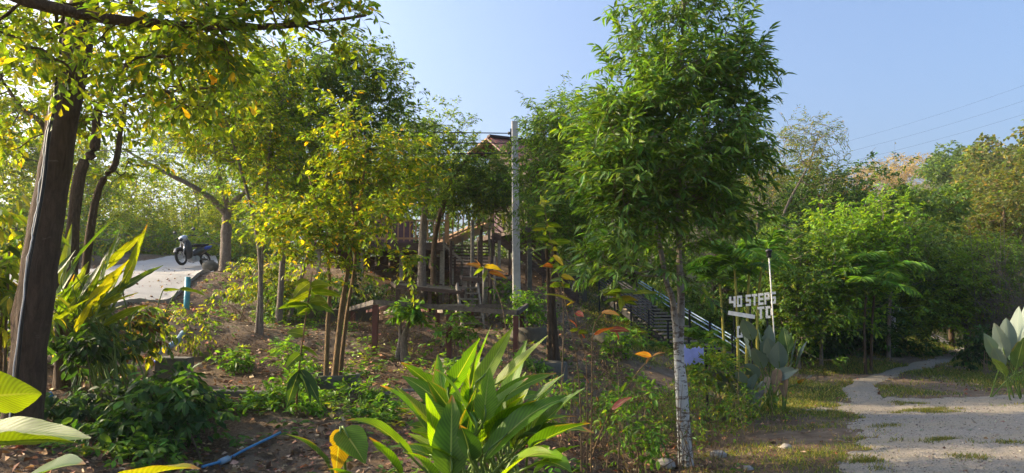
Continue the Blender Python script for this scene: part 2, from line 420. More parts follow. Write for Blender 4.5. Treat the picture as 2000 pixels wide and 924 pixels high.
# r: grassy, g: litter/dry leaves, b: bare pale earth
flat = np.clip((gx-1.7)/.8, 0, 1) * np.clip((40-gy)/8, 0, 1)
gm = np.clip(flat*(.62 + 1.5*vnoise(gx, gy, .55, 8) + .9*vnoise(gx, gy, 1.9, 9)), 0, 1)
gm = np.maximum(gm, np.clip((gy-26)/6, 0, 1)*.7)
lm = np.clip(.5 + 1.2*vnoise(gx, gy, .9, 10) - flat*.25, 0, 1)
N_ = np.arange(len(XS)*len(YS)).reshape(len(XS), len(YS))
gq = np.stack([N_[:-1, :-1], N_[1:, :-1], N_[1:, 1:], N_[:-1, 1:]], -1).reshape(-1, 4)
def ground_mat():
    m, n, l, b = new_mat('earth_and_turf')
    a = n.new('ShaderNodeAttribute'); a.attribute_name = 'col'; sx = n.new('ShaderNodeSeparateColor'); l.new(a.outputs['Color'], sx.inputs[0])
    tc = n.new('ShaderNodeTexCoord')
    t1 = noise_node(n, l, 3.5, 8, .7, tc.outputs['Object'], .4); t2 = noise_node(n, l, 38, 6, .75, tc.outputs['Object'], .3); t3 = noise_node(n, l, 14, 5, .7, tc.outputs['Object'])
    soil = ramp(n, l, t1.outputs[0], [(.3, (.11, .078, .052)), (.5, (.19, .14, .095)), (.72, (.29, .225, .16))])
    lit = ramp(n, l, t2.outputs[0], [(.35, (.045, .03, .02)), (.5, (.16, .10, .058)), (.62, (.29, .20, .13)), (.72, (.40, .31, .22))])
    turf = ramp(n, l, t2.outputs[0], [(.34, (.03, .038, .012)), (.5, (.075, .088, .026)), (.68, (.155, .14, .06))])
    def mixc(f, a_, b_):
        x = n.new('ShaderNodeMix'); x.data_type = 'RGBA'; l.new(f, x.inputs[0]); l.new(a_, x.inputs[6]); l.new(b_, x.inputs[7]); return x.outputs[2]
    def thr(src, noise, lo, hi):
        ad = n.new('ShaderNodeMath'); ad.operation = 'ADD'; l.new(src, ad.inputs[0]); l.new(noise, ad.inputs[1])
        mr = n.new('ShaderNodeMapRange'); l.new(ad.outputs[0], mr.inputs[0]); mr.inputs[1].default_value = lo; mr.inputs[2].default_value = hi; return mr.outputs[0]
    c = mixc(thr(sx.outputs[1], t3.outputs[0], .85, 1.15), soil.outputs[0], lit.outputs[0])
    c = mixc(thr(sx.outputs[0], t3.outputs[0], .85, 1.25), c, turf.outputs[0])
    l.new(c, b.inputs['Base Color']); b.inputs['Roughness'].default_value = .95; b.inputs['Specular IOR Level'].default_value = .15
    bp = n.new('ShaderNodeBump'); bp.inputs['Strength'].default_value = .9; bp.inputs['Distance'].default_value = .05
    l.new(t2.outputs[0], bp.inputs['Height']); l.new(bp.outputs[0], b.inputs['Normal'])
    return m
g_ = mesh_obj('ground', np.stack([gx, gy, ZG.ravel()], -1), gq, ground_mat(), col=np.stack([gm, lm, 0*gm], -1), smooth=True)
tag(g_, kind='structure')

def gravel_mat(name, pale):
    m, n, l, b = new_mat(name)
    tc = n.new('ShaderNodeTexCoord')
    v = n.new('ShaderNodeTexVoronoi'); v.inputs['Scale'].default_value = 55; l.new(tc.outputs['Object'], v.inputs[0])
    bw = n.new('ShaderNodeRGBToBW'); l.new(v.outputs['Color'], bw.inputs[0])
    mp = n.new('ShaderNodeMapping'); mp.inputs['Scale'].default_value = (.32, 1.5, 1); mp.inputs['Rotation'].default_value = (0, 0, .12); l.new(tc.outputs['Object'], mp.inputs[0])
    t = noise_node(n, l, 1.0, 7, .68, mp.outputs[0], .6); t2 = noise_node(n, l, 60, 4, .7, tc.outputs['Object'])
    st = ramp(n, l, bw.outputs[0], [(.1, (.20, .175, .14)), (.45, (.285, .25, .20)), (.9, (.37, .33, .27))])
    du = ramp(n, l, t2.outputs[0], [(.35, tuple(.62*p for p in pale)), (.65, pale)])
    f = ramp(n, l, t.outputs[0], [(.46, (0, 0, 0)), (.62, (1, 1, 1))])
    x = n.new('ShaderNodeMix'); x.data_type = 'RGBA'; l.new(f.outputs[0], x.inputs[0]); l.new(st.outputs[0], x.inputs[6]); l.new(du.outputs[0], x.inputs[7])
    l.new(x.outputs[2], b.inputs['Base Color']); b.inputs['Roughness'].default_value = .92; b.inputs['Specular IOR Level'].default_value = .2
    bp = n.new('ShaderNodeBump'); bp.inputs['Strength'].default_value = .8; bp.inputs['Distance'].default_value = .02
    l.new(v.outputs['Distance'], bp.inputs['Height']); l.new(bp.outputs[0], b.inputs['Normal'])
    return m
def sheet(name, fn, x0, x1, y0, y1, st, mat, lift):
    xs = np.arange(x0, x1, st); ys = np.arange(y0, y1, st); X, Y = np.meshgrid(xs, ys, indexing='ij')
    f = fn(X, Y); keep = f > -.25
    Z = H(X, Y) + lift*np.clip(f/.18, -1.5, 1)
    N = np.arange(X.size).reshape(X.shape)
    q = np.stack([N[:-1, :-1], N[1:, :-1], N[1:, 1:], N[:-1, 1:]], -1).reshape(-1, 4)
    k = keep.ravel()[q].all(1); q = q[k]; u, inv = np.unique(q, return_inverse=True)
    o = mesh_obj(name, np.stack([X, Y, Z], -1).reshape(-1, 3)[u], inv.reshape(-1, 4), mat, smooth=True)
    return tag(o, kind='structure')
sheet('gravel_road', grav_f, 1, 23, .8, 17, .06, gravel_mat('gravel', (.38, .325, .235)), .014)
sheet('path', track_f, 7, 24, 13.2, 55, .06, gravel_mat('trodden_earth', (.38, .325, .24)), .020)

# concrete road up the bank
rn, rf = spline(road_n, 90), spline(road_f, 90); tt = np.linspace(0, 1, 24)
RP = rn[:, None]*(1-tt[None, :, None]) + rf[:, None]*tt[None, :, None]
RP[..., 2] = H(RP[..., 0], RP[..., 1]) + .10
nr, nc = RP.shape[:2]; N = np.arange(nr*nc).reshape(nr, nc)
q = np.stack([N[:-1, :-1], N[1:, :-1], N[1:, 1:], N[:-1, 1:]], -1).reshape(-1, 4)[:, ::-1]
low0 = RP[:, 0]-[0, 0, .28]; low1 = RP[:, -1]-[0, 0, .28]
V = np.concatenate([RP.reshape(-1, 3), low0, low1]); o0 = nr*nc; r_ = np.arange(nr-1)
s0 = np.stack([N[r_, 0], N[r_+1, 0], o0+r_+1, o0+r_], -1); s1 = np.stack([N[r_, -1], N[r_+1, -1], o0+nr+r_+1, o0+nr+r_], -1)
def road_mat():
    m, n, l, b = new_mat('road_concrete')
    tc = n.new('ShaderNodeTexCoord'); t = noise_node(n, l, 1.2, 7, .65, tc.outputs['Object'], .4); t2 = noise_node(n, l, 40, 4, .7, tc.outputs['Object'])
    r = ramp(n, l, t.outputs[0], [(.3, (.36, .34, .31)), (.55, (.45, .425, .39)), (.75, (.52, .49, .45))])
    x = n.new('ShaderNodeMix'); x.data_type = 'RGBA'; x.blend_type = 'MULTIPLY'; x.inputs[0].default_value = .4; l.new(r.outputs[0], x.inputs[6]); l.new(t2.outputs[1], x.inputs[7])
    l.new(x.outputs[2], b.inputs['Base Color']); b.inputs['Roughness'].default_value = .9
    bp = n.new('ShaderNodeBump'); bp.inputs['Strength'].default_value = .3; bp.inputs['Distance'].default_value = .02; l.new(t2.outputs[0], bp.inputs['Height']); l.new(bp.outputs[0], b.inputs['Normal'])
    return m
tag(mesh_obj('concrete_road', V, np.concatenate([q, s0, s1]), road_mat(), smooth=False), kind='structure')

# ------------------------------------------------------------------ foliage engine
def leaf_tpl(kind):
    d = {'lance': ([.28, .62], [.125, .115], .05, .22), 'oval': ([.3, .68], [.20, .21], .07, .15), 'obov': ([.4, .78], [.13, .23], .06, .12), 'round': ([.25, .65], [.3, .3], .05, .1)}
    if kind in d:
        s, w, fold, curl = d[kind]
        V = [[0, 0, 0]]
        for t, h in zip(s, w): V += [[t, h, fold-curl*t*t], [t, 0, -curl*t*t], [t, -h, fold-curl*t*t]]
        V += [[1, 0, -curl]]
        T = [[0, 2, 1], [0, 3, 2], [1, 2, 5], [1, 5, 4], [2, 3, 6], [2, 6, 5], [4, 5, 7], [5, 6, 7]]
    else:
        w = {'simple': .22, 'narrow': .13, 'wide': .34}[kind]
        V = [[0, 0, 0], [.48, w, .06], [.48, -w, .06], [1, 0, -.12]]; T = [[0, 2, 3], [0, 3, 1]]
    return np.array(V, float), np.array(T)

def leaves_mesh(name, pos, ax, nor, ln, col, kind, mat, parent=None, loc=(0, 0, 0), wscale=None, wood=()):
    """wood: (verts, quads, material) of the branches that carry the leaves"""
    V, T = leaf_tpl(kind)
    x = nrm(ax); y = nrm(np.cross(nor, x)); z = np.cross(x, y)
    vy = V[None, :, 1:2] if wscale is None else V[None, :, 1:2]*wscale[:, None, None]
    W_ = pos[:, None] + ln[:, None, None]*(V[None, :, 0:1]*x[:, None] + vy*y[:, None] + V[None, :, 2:3]*z[:, None])
    n, k = len(pos), len(V)
    f = (np.arange(n)[:, None, None]*k + T[None]).reshape(-1, 3)
    cl = np.repeat(col, k, 0); Vs, mats, mi = [W_.reshape(-1, 3)], [mat], [np.zeros(len(f), int)]; qs = []; o = n*k
    for (v_, q_, m_) in wood:
        Vs.append(v_); qs.append(q_ + o); o += len(v_); mats.append(m_); mi.append(np.full(len(q_), len(mats)-1)); cl = np.concatenate([cl, np.full((len(v_), 3), .1)])
    mi = np.concatenate(mi)
    return mesh_obj(name, np.concatenate(Vs), [f]+qs, mats, parent, col=cl, loc=loc, mat_idx=mi, smooth=mi > 0)

def pal(rng, n, colors, weights, var=.22):
    c = 1.85*np.array(colors, float)[rng.choice(len(colors), n, p=np.array(weights)/np.sum(weights))]
    return np.clip(c*np.exp(var*rng.normal(size=(n, 1)))*np.exp(.08*rng.normal(size=(n, 3))), .004, .9)

def twigs(rng, tips, out, s):
    """leafy twigs at branch tips -> leaf pos, axis, normal, len and twig polylines"""
    nt = s.get('twigs', 4); L = s.get('twig', .3); nl = s.get('nleaf', 8); sp = s.get('spread', .12)
    n = len(tips)*nt
    o = np.repeat(tips, nt, 0); u = np.repeat(out, nt, 0)
    start = o + sp*.5*rng.normal(size=(n, 3))
    d = nrm(u*s.get('outw', .7) + s.get('rand', .7)*rng.normal(size=(n, 3)) + np.array([0, 0, s.get('up', .15)]))
    if s.get('flat'): d[:, 2] *= s['flat']; d = nrm(d)
    Lr = L*rng.uniform(.55, 1.25, n)
    dr = s.get('droop', .25)
    t = np.linspace(.18, 1, nl)
    crv = lambda t_: start[:, None] + d[:, None]*(Lr[:, None]*t_)[..., None] - np.array([0, 0, 1.])*(dr*Lr[:, None]*t_**2)[..., None]
    pos = crv(t[None])
    tan = nrm(d[:, None]*Lr[:, None, None] - np.array([0, 0, 1.])*(2*dr*Lr[:, None]*t[None])[..., None])
    side = nrm(np.cross(tan, np.array([0, 0, 1.]) + .25*rng.normal(size=(n, 1, 3))))
    sg = np.where(np.arange(nl) % 2 == 0, 1., -1.)[None, :, None]*np.ones((n, 1, 1))
    fwd = s.get('fwd', .6)
    ax = tan*fwd + side*sg*.8 + s.get('jit', .25)*rng.normal(size=pos.shape)
    ax[:, -1] = tan[:, -1]
    ax[..., 2] -= s.get('ldroop', .3)
    ax = nrm(ax)
    nor = np.array([0, 0, 1.]) + s.get('njit', .45)*rng.normal(size=pos.shape)
    ll = s.get('leaf', .1)*rng.uniform(.6, 1.2, (n, nl))
    poly = crv(np.linspace(0, 1, 3)[None])
    return pos.reshape(-1, 3), ax.reshape(-1, 3), nor.reshape(-1, 3), ll.ravel(), poly

def sample_blobs(rng, blobs, n, clumps, cr):
    """blobs: centre, radii; -> clumpy points"""
    vol = np.array([b[1][0]*b[1][1]*b[1][2] for b in blobs])**.7; vol /= vol.sum()
    def pts(m):
        k = rng.choice(len(blobs), m, p=vol); d = nrm(rng.normal(size=(m, 3))); r = rng.random(m)**(1/2.4)
        c = np.array([blobs[i][0] for i in k]); R = np.array([blobs[i][1] for i in k])
        return c + d*r[:, None]*R
    if not clumps: return pts(n)
    cc = pts(clumps)
    return cc[rng.integers(0, clumps, n)] + cr*rng.normal(size=(n, 3))*np.array([1, 1, .75])

def grow(rng, nodes, node_r, tips, lift=.12, crook=.06):
    """connect each tip to the nearest wood already there -> polylines (n,5,3), descendant weights, outward dirs"""
    nodes = np.array(nodes); owner = -np.ones(len(nodes), int)
    d0 = np.linalg.norm(tips[:, None]-nodes[None], axis=2).min(1)
    paths = []; par = []; out = np.zeros_like(tips)
    for i in np.argsort(d0):
        v = tips[i]-nodes; d = np.linalg.norm(v, axis=1)
        cost = d + .8*np.maximum(0, -v[:, 2]) + .25*np.maximum(0, v[:, 2]-d*.9)
        j = int(np.argmin(cost)); a = nodes[j]; L = d[j]
        t = np.linspace(0, 1, 5)[:, None]
        c = a + (tips[i]-a)*t
        c += np.sin(t*math.pi)*np.array([0, 0, -lift*L]) + np.sin(t*math.pi)*crook*L*rng.normal(size=(1, 3)) + np.sin(2*t*math.pi)*crook*.5*L*rng.normal(size=(1, 3))
        paths.append(c); par.append(owner[j]); out[i] = nrm(tips[i]-c[-2]+1e-6)
        nodes = np.concatenate([nodes, c[2:]]); owner = np.r_[owner, np.full(3, len(paths)-1)]
    w = np.ones(len(paths))
    for k in range(len(paths)-1, -1, -1):
        if par[k] >= 0: w[par[k]] += w[k]
    return np.array(paths), w, out

def stem_obj(pts, r0, r1, mat, parent, loc, n=26, sides=12, name='trunk', knob=.05, rng=None, flare=.25):
    c = spline(pts, n); t = np.linspace(0, 1, n)
    r = r0 + (r1-r0)*t; r = r*(1+flare*np.exp(-t*n*.35))
    if rng is not None: r = r*(1+knob*rng.normal(size=n))
    V, Q = tubes(c[None], r[None], sides)
    if rng is not None: V = V + (.05*r0)*rng.normal(size=V.shape)
    o = mesh_obj(name, V, Q, mat, parent, smooth=True, loc=loc); return c, r

GREEN = [(.055, .115, .018), (.085, .15, .02), (.035, .08, .016)]
FOL = {}
def tree(name, label, stems, blobs, n_tip, fol, bark='bark_brown', leaf='leaf', seed=1, group=None, cat='tree', clumps=40, cr=.25, tip_r=.004,
         twig_wood=True, from_=.35, lift=.12, limb_name='limb', crown='crown', sides=12, ground=True, pw=.42, dens=1.0, bare=None):
    """stems: list of (list of (px,py,d), r0, r1); blobs: (px,py,d, rx_px, ry_px, depth m)"""
    rng = np.random.default_rng(seed); n_tip = int(n_tip*dens); clumps = int(clumps*dens**.7)
    S = [(np.array([p if len(p) == 3 and isinstance(p, np.ndarray) else P(*p) for p in st[0]]), st[1], st[2]) for st in stems]
    if ground:
        for s_ in S: s_[0][0][2] = H(s_[0][0][0], s_[0][0][1]) - .06
    base = on(S[0][0][0]) if ground else S[0][0][0]
    root = thing(name, label, cat, base, 0, group)
    nodes = []
    for pts, r0, r1 in S:
        c, r = stem_obj(pts, r0, r1, M[bark], root, base, rng=rng, sides=sides)
        nodes.append(c[int(len(c)*from_):])
    nodes = np.concatenate(nodes)
    B = []
    for b in blobs:
        if isinstance(b[0], np.ndarray): B.append(b)
        else: B.append((P(*b[:3]), np.array([b[3]/F*b[2], b[5], b[4]/F*b[2]])))
    tips = sample_blobs(rng, B, n_tip, clumps, cr)
    tips[:, 2] = np.maximum(tips[:, 2], H(tips[:, 0], tips[:, 1])+.08)
    if bare is not None:                       # a lopped spot with no twigs: centre, radius
        tips = tips[np.linalg.norm(tips-bare[0], axis=1) > bare[1]]
    paths, w, out = grow(rng, nodes, None, tips, lift)
    rs = tip_r*w**pw; rad = rs[:, None]*np.linspace(1, .55, 5)[None]
    V, Q = tubes(paths, rad, 5)
    wood = [(V, Q, M[bark])]
    pos, ax, nor, ln, poly = twigs(rng, tips, out, fol)
    if twig_wood:
        rr = np.broadcast_to(np.array([1, .75, .4])*fol.get('twig_r', .0022), poly.shape[:2])
        V, Q = tubes(poly, rr, 3); wood.append((V, Q, M['twig']))
    k = rng.random(len(pos)) < fol.get('keep', 1)
    pos, ax, nor, ln = pos[k], ax[k], nor[k], ln[k]
    c = pal(rng, len(pos), fol['col'], fol['w'], fol.get('var', .22))
    leaves_mesh(crown, pos, ax, nor, ln, c, fol['kind'], M[leaf], root, base, wood=wood)
    return root

# ------------------------------------------------------------------ house on the slope
def rot2(v, a):
    c, s = math.cos(a), math.sin(a); v = np.asarray(v, float)
    return np.stack([v[..., 0]*c-v[..., 1]*s, v[..., 0]*s+v[..., 1]*c, v[..., 2]], -1)
def house():
    apex = P(957, 268, 23.0); hb = on(apex + np.array([1.6, 2.0, 0]))
    root = thing('wooden_house', 'raised wooden house with brown tiled gable roof showing above the treetops beside the concrete pole', 'house', hb)
    a = math.atan2(.43, .9)                         # ridge direction in plan
    r = np.array([math.cos(a), math.sin(a), 0]); u = np.array([-r[1], r[0], 0]); z = np.array([0, 0, 1.])
    Lr, half, drop = 2.9, 2.3, 1.35; RR = {1: (1.6, .15), -1: (2.3, 1.35)}
    def pt(s, t, h): return apex + r*s + u*t + z*h
    # two roof slopes with thickness
    for sg, nm in ((1, 'roof'), (-1, 'roof')):
        V = []; half, drop = RR[sg]
        for (s, t) in ((0, 0), (Lr, 0), (Lr, sg*half), (0, sg*half)):
            V.append(pt(s, t, -drop*abs(t)/half))
        V = np.array(V); Vb = V - z*.07
        V8 = np.concatenate([V, Vb]); uv = np.array([[0, 0], [Lr, 0], [Lr, 2.5], [0, 2.5]]*2)
        f = [[0, 1, 2, 3], [7, 6, 5, 4], [0, 4, 5, 1], [1, 5, 6, 2], [2, 6, 7, 3], [3, 7, 4, 0]]
        if sg > 0: f = [q[::-1] for q in f]
        o = mesh_obj(nm, V8, np.array(f), M['roof_tile'], root, uv=uv, loc=hb)
        bb = MB(); bb.bar(pt(-.035, sg*.02, -.06), pt(-.035, sg*(half+.05), -drop*1.02-.06), .05, .20, up=r)
        bb.build('barge_board', M['steel_red'] if sg < 0 else M['wood_warm'], o, loc=hb)
        gt = MB(); gt.bar(pt(-.05, sg*(half+.04), -drop-.12), pt(Lr+.05, sg*(half+.04), -drop-.12), .12, .10); gt.build('eave_board', M['wood_dark'], o, loc=hb)
    rc = MB(); rc.bar(pt(-.06, 0, .03), pt(Lr+.06, 0, .03), .22, .07); rc.build('ridge_cap', M['roof_tile'], root, loc=hb)
    half, drop = RR[-1]; zf = 4.35 - apex[2]; ze = -drop*.82 - .12
    wl_ = MB()
    c0 = [pt(.5, 1.2, 0), pt(Lr-.4, 1.2, 0), pt(Lr-.4, -half*.78, 0), pt(.5, -half*.78, 0)]
    for k in range(4):
        p, q_ = c0[k], c0[(k+1) % 4]
        p_ = p + z*(zf+ze)/2; q2 = q_ + z*(zf+ze)/2
        wl_.bar(p_, q2, .12, ze-zf)
    g = pt(.5, 0, 0); V = np.array([g+u*1.2+z*ze, g-u*half*.78+z*ze, g+z*(-.16), g+u*1.2+z*(-.24)])
    V = np.concatenate([V, V+r*.1]); wl_.add(V, None, [[0, 1, 2], [0, 2, 3], [6, 5, 4], [7, 6, 4]])
    wl_.build('wall', M['wall_wood'], root, loc=hb)
    fl = MB(); fl.box(pt(Lr/2, -.35, zf-.1), (Lr-.2, 3.3, .16), rz=a); fl.build('floor_slab', M['wood_dark'], root, loc=hb)
    for s, t in ((.6, 1.1), (.6, -1.6), (2.5, 1.1), (2.5, -1.6)):
        pm = MB(); p = pt(s, t, 0); zg = H(p[0], p[1]); pm.box((p[0], p[1], (zg-.2+apex[2]+zf-.15)/2), (.14, .14, apex[2]+zf-.15-zg+.2)); pm.build('post', M['concrete'], root, loc=hb)
    for k, s in enumerate((1.5,)):
        w = MB(); c = pt(s, -half*.78, (zf+ze)/2+.15)-u*.075
        for dz in (-.55, .55): w.box(c+z*dz, (1.1, .06, .08), rz=a)
        for ds in (-.55, 0, .55): w.box(c+r*ds, (.07, .06, 1.02), rz=a)
        wo = w.build('window', M['wood_warm'], root, loc=hb)
        gl = MB(); gl.box(c+u*.01, (1.0, .02, 1.0), rz=a); gl.build('pane', M['glass_dark'], wo, loc=hb)
    d = MB(); c = pt(.5, .3, zf+1.0)-r*.08; d.box(c, (.05, .9, 1.95), rz=a); d.build('door', M['wall_plum'], root, loc=hb)
house()

def baluster_rail(root, a, b, h, loc, mat, step=.16, cols=None):
    a, b = np.asarray(a, float), np.asarray(b, float); z = np.array([0, 0, 1.])
    m = MB(); m.bar(a+z*h, b+z*h, .07, .05); m.bar(a+z*.12, b+z*.12, .05, .05); m.build('rail', mat, root, loc=loc)
    n = int(np.linalg.norm(b-a)/step)
    for k in range(n+1):
        p = a+(b-a)*k/max(n, 1); mb = MB(); big = k % 6 == 0
        mb.box(p+z*(h+.12 if big else h-.03)/2+z*(.0 if big else .02), (.08 if big else .035,)*2+((h+.12) if big else h-.08,))
        mb.build('rail_post' if big else 'baluster', mat, root, loc=loc)

def terrace():
    A = P(868, 474, 20.2); zf = A[2]
    base = on(A)
    root = thing('wooden_terrace', 'dark wooden terrace on posts with upright balusters in front of the raised house', 'terrace', base)
    x1, x0, y0, y1 = A[0]+.02, A[0]-3.6, 20.2, 23.4
    m = MB()
    for k in range(22): m.box(((x0+x1)/2, y0+.07+k*.145, zf-.02), (x1-x0, .135, .04))
    m.build('deck', M['wood_dark'], root, loc=base)
    f = MB(); f.box(((x0+x1)/2, y0-.03, zf-.13), (x1-x0+.1, .06, .18)); f.box((x1+.03, (y0+y1)/2, zf-.13), (.06, y1-y0, .18))
    for k in range(6): f.box((x0+.3+k*.62, (y0+y1)/2, zf-.13), (.06, y1-y0-.1, .16))
    f.build('deck_frame', M['wood_dark'], root, loc=base)
    for xx in (x0+.1, x0+1.3, x0+2.4, x1-.1):
        for yy in (y0+.1, y1-.2):
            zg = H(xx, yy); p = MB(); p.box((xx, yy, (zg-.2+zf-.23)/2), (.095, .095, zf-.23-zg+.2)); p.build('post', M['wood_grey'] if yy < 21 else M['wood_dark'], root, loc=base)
    baluster_rail(root, (x0, y0+.02, zf), (x1, y0+.02, zf), .62, base, M['wood_warm'])
    w = MB(); w.box(((x0+x1)/2-.6, y1-.1, zf+.55), (2.2, .06, 1.0)); w.build('back_wall', M['wall_plum'], root, loc=base)
    # flight from the terrace up to the house door
    B = P(945, 448, 21.2)
    sroot = thing('terrace_stair', 'sunlit stair with plank treads and slatted rail rising from the terrace towards the house', 'stairs', base+np.array([.3, 0, 0]))
    sb = base+np.array([.3, 0, 0])
    a0 = np.array([A[0]+.06, 20.25, zf+.02]); b0 = np.array([B[0]+.25, 21.1, 4.42])
    d = (b0-a0); n = 7; per = nrm(np.array([-d[1], d[0], 0]))
    for k in range(n):
        c = a0 + d*(k+.5)/n + per*.55; t = MB(); t.bar(c-per*.55, c+per*.55, .27, .045); t.build('tread', M['wood_warm'], sroot, loc=sb)
    for s in (0, 1.14):
        t = MB(); t.bar(a0+per*(s-.02)-[0, 0, .06], b0+per*(s-.02)-[0, 0, .06], .05, .2); t.build('stringer', M['wood_warm'], sroot, loc=sb)
    baluster_rail(sroot, a0-per*.04, b0-per*.04, .66, sb, M['wood_warm'], step=.17)
    for k in range(5):
        p = a0+d*(k+.6)/5-per*.02; zg = H(p[0], p[1]); t = MB(); t.box((p[0], p[1], (zg-.2+p[2]-.05)/2), (.07, .07, p[2]-.05-zg+.2)); t.build('post', M['wood_grey'], sroot, loc=sb)
    # slatted skirt under the stair
    for k in range(8):
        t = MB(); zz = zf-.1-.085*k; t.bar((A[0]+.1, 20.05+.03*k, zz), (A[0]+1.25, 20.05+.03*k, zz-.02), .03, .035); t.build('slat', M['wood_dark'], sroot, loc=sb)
    t = MB(); t.bar((A[0]-.02, 19.95, zf-.06), (A[0]+.55, 19.95, zf-.55), .05, .06); t.build('brace', M['wood_grey'], sroot, loc=sb)
    # dark boards with gaps, added as a backing to darken the undercroft
    for k in range(9):
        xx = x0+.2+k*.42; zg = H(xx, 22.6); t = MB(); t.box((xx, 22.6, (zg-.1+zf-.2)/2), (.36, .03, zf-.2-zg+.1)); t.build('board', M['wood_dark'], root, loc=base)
terrace()

def platform(name, label, corners, zs, post_mat, beam_mat, posts, joists, planks=(), pw=.09, cat='deck frame'):
    """open timber platform: corners front-left, front-right, back-right, back-left (world), beams round, joists across"""
    c = [np.array(p, float) for p in corners]; base = on(c[0]); root = thing(name, label, cat, base)
    for k in range(4):
        m = MB(); e = nrm(c[(k+1) % 4]-c[k]); sh = .0 if k % 2 == 0 else .05
        m.bar(c[k]+e*sh, c[(k+1) % 4]-e*sh, .06, .085); m.build('beam', beam_mat, root, loc=base)
    for k in range(joists):
        t = (k+1)/(joists+1); m = MB(); m.bar(c[0]+(c[1]-c[0])*t+nrm(c[3]-c[0])*.04-[0, 0, .07], c[3]+(c[2]-c[3])*t-nrm(c[3]-c[0])*.04-[0, 0, .06+.03*(k % 3)], .045, .06); m.build('joist', M['wood_grey'] if k % 3 else M['steel_red'], root, loc=base)
    for (s, t) in planks:
        m = MB(); m.bar(c[0]+(c[3]-c[0])*s+(c[1]-c[0])*.03+[0, 0, -.0], c[1]+(c[2]-c[1])*s-(c[1]-c[0])*(.03+t)+[0, 0, -.0], .14, .03); m.build('plank', M['wood_grey'], root, loc=base)
    for (s, t) in posts:
        p = (c[0]*(1-s)+c[1]*s)*(1-t)+(c[3]*(1-s)+c[2]*s)*t; zg = H(p[0], p[1]); top = p[2]-.056
        m = MB(); m.box((p[0], p[1], (zg-.25+top)/2), (pw, pw, top-zg+.25)); m.build('post', post_mat, root, loc=base)
    return root
platform('deck_frame', 'unfinished deck frame with three rusty red posts and bare joists on the slope',
         [P(733, 590, 13.2), P(1010, 611, 12.6), P(1030, 596, 16.4), P(682, 604, 16.6)], None, M['steel_red'], M['wood_worn'],
         [(.005, .01), (.535, .01), (.99, .01), (.02, .97), (.5, .97), (.97, .97)], 9, [(.55, .35)], pw=.095)
platform('wooden_platform', 'low dark timber platform between the small plank stair and the unfinished deck frame',
         [P(775, 560, 17.4), P(905, 572, 17.3), P(905, 560, 19.4), P(765, 553, 19.4)], None, M['wood_dark'], M['wood_dark'],
         [(.02, .03), (.5, .03), (.98, .03), (.02, .95), (.5, .95), (.98, .95)], 4, [(.12, 0), (.25, 0), (.38, 0), (.51, 0), (.64, 0), (.77, 0), (.9, 0)], cat='platform')
platform('walkway_frame', 'timber walkway frame on posts under the terrace beside the pole',
         [P(905, 545, 18.4), P(995, 548, 18.2), P(998, 540, 19.9), P(900, 540, 20)], None, M['wood_grey'], M['wood_dark'],
         [(.05, .03), (.5, .03), (.97, .03), (.05, .95), (.97, .95)], 4, [(.2, 0), (.4, 0), (.6, 0), (.8, 0)], pw=.08, cat='walkway')

def ladder_stair():
    a = on(P(905, 606, 16.9)); b = P(893, 556, 17.6)
    base = on(a); root = thing('plank_stair', 'short plank stair with seven weathered treads beside the low timber platform', 'stairs', base)
    d = b-a; w = np.array([.46, .06, 0])
    for s in (-.02, 1.02):
        m = MB(); m.bar(a+w*s-[0, 0, .1], b+w*s, .045, .16); m.build('stringer', M['wood_grey'], root, loc=base)
    for k in range(7):
        c = a+d*(k+.5)/7; m = MB(); m.bar(c, c+w, .2, .035); m.build('tread', M['wood_grey'], root, loc=base)
    for k, (px, top, dd) in enumerate(((866, 455, 18.6), (880, 470, 18.8), (922, 430, 18.6), (934, 470, 18.5), (945, 520, 18), (957, 500, 18), (966, 500, 18.2), (940, 440, 19.5), (975, 470, 18.8))):
        p = P(px, 560, dd); zg = H(p[0], p[1]); zt = P(px, top, dd)[2]; w_ = .045+.015*(k % 3)
        m = MB(); m.box((p[0], p[1], (zg-.2+zt)/2), (w_, w_, zt-zg+.2), rz=.2*k)
        o = m.build('upright_timber', M['wood_grey' if k % 2 == 0 else 'wood_dark'], None, loc=(p[0], p[1], zg)); o.location = (p[0], p[1], zg)
        tag(o, ['grey upright timber post, the tallest behind the low platform', 'dark thin timber post behind the low platform', 'pale timber post under the terrace stair', 'dark timber post beside the plank stair treads',
                'grey short timber post next to the orange sapling leaves', 'dark timber post between two grey posts near the pole', 'grey timber post nearest the concrete pole', 'dark tall timber post against the slatted stair skirt', 'grey timber post leaning near the walkway frame'][k], 'post', 'loose upright timbers below the terrace')
ladder_stair()

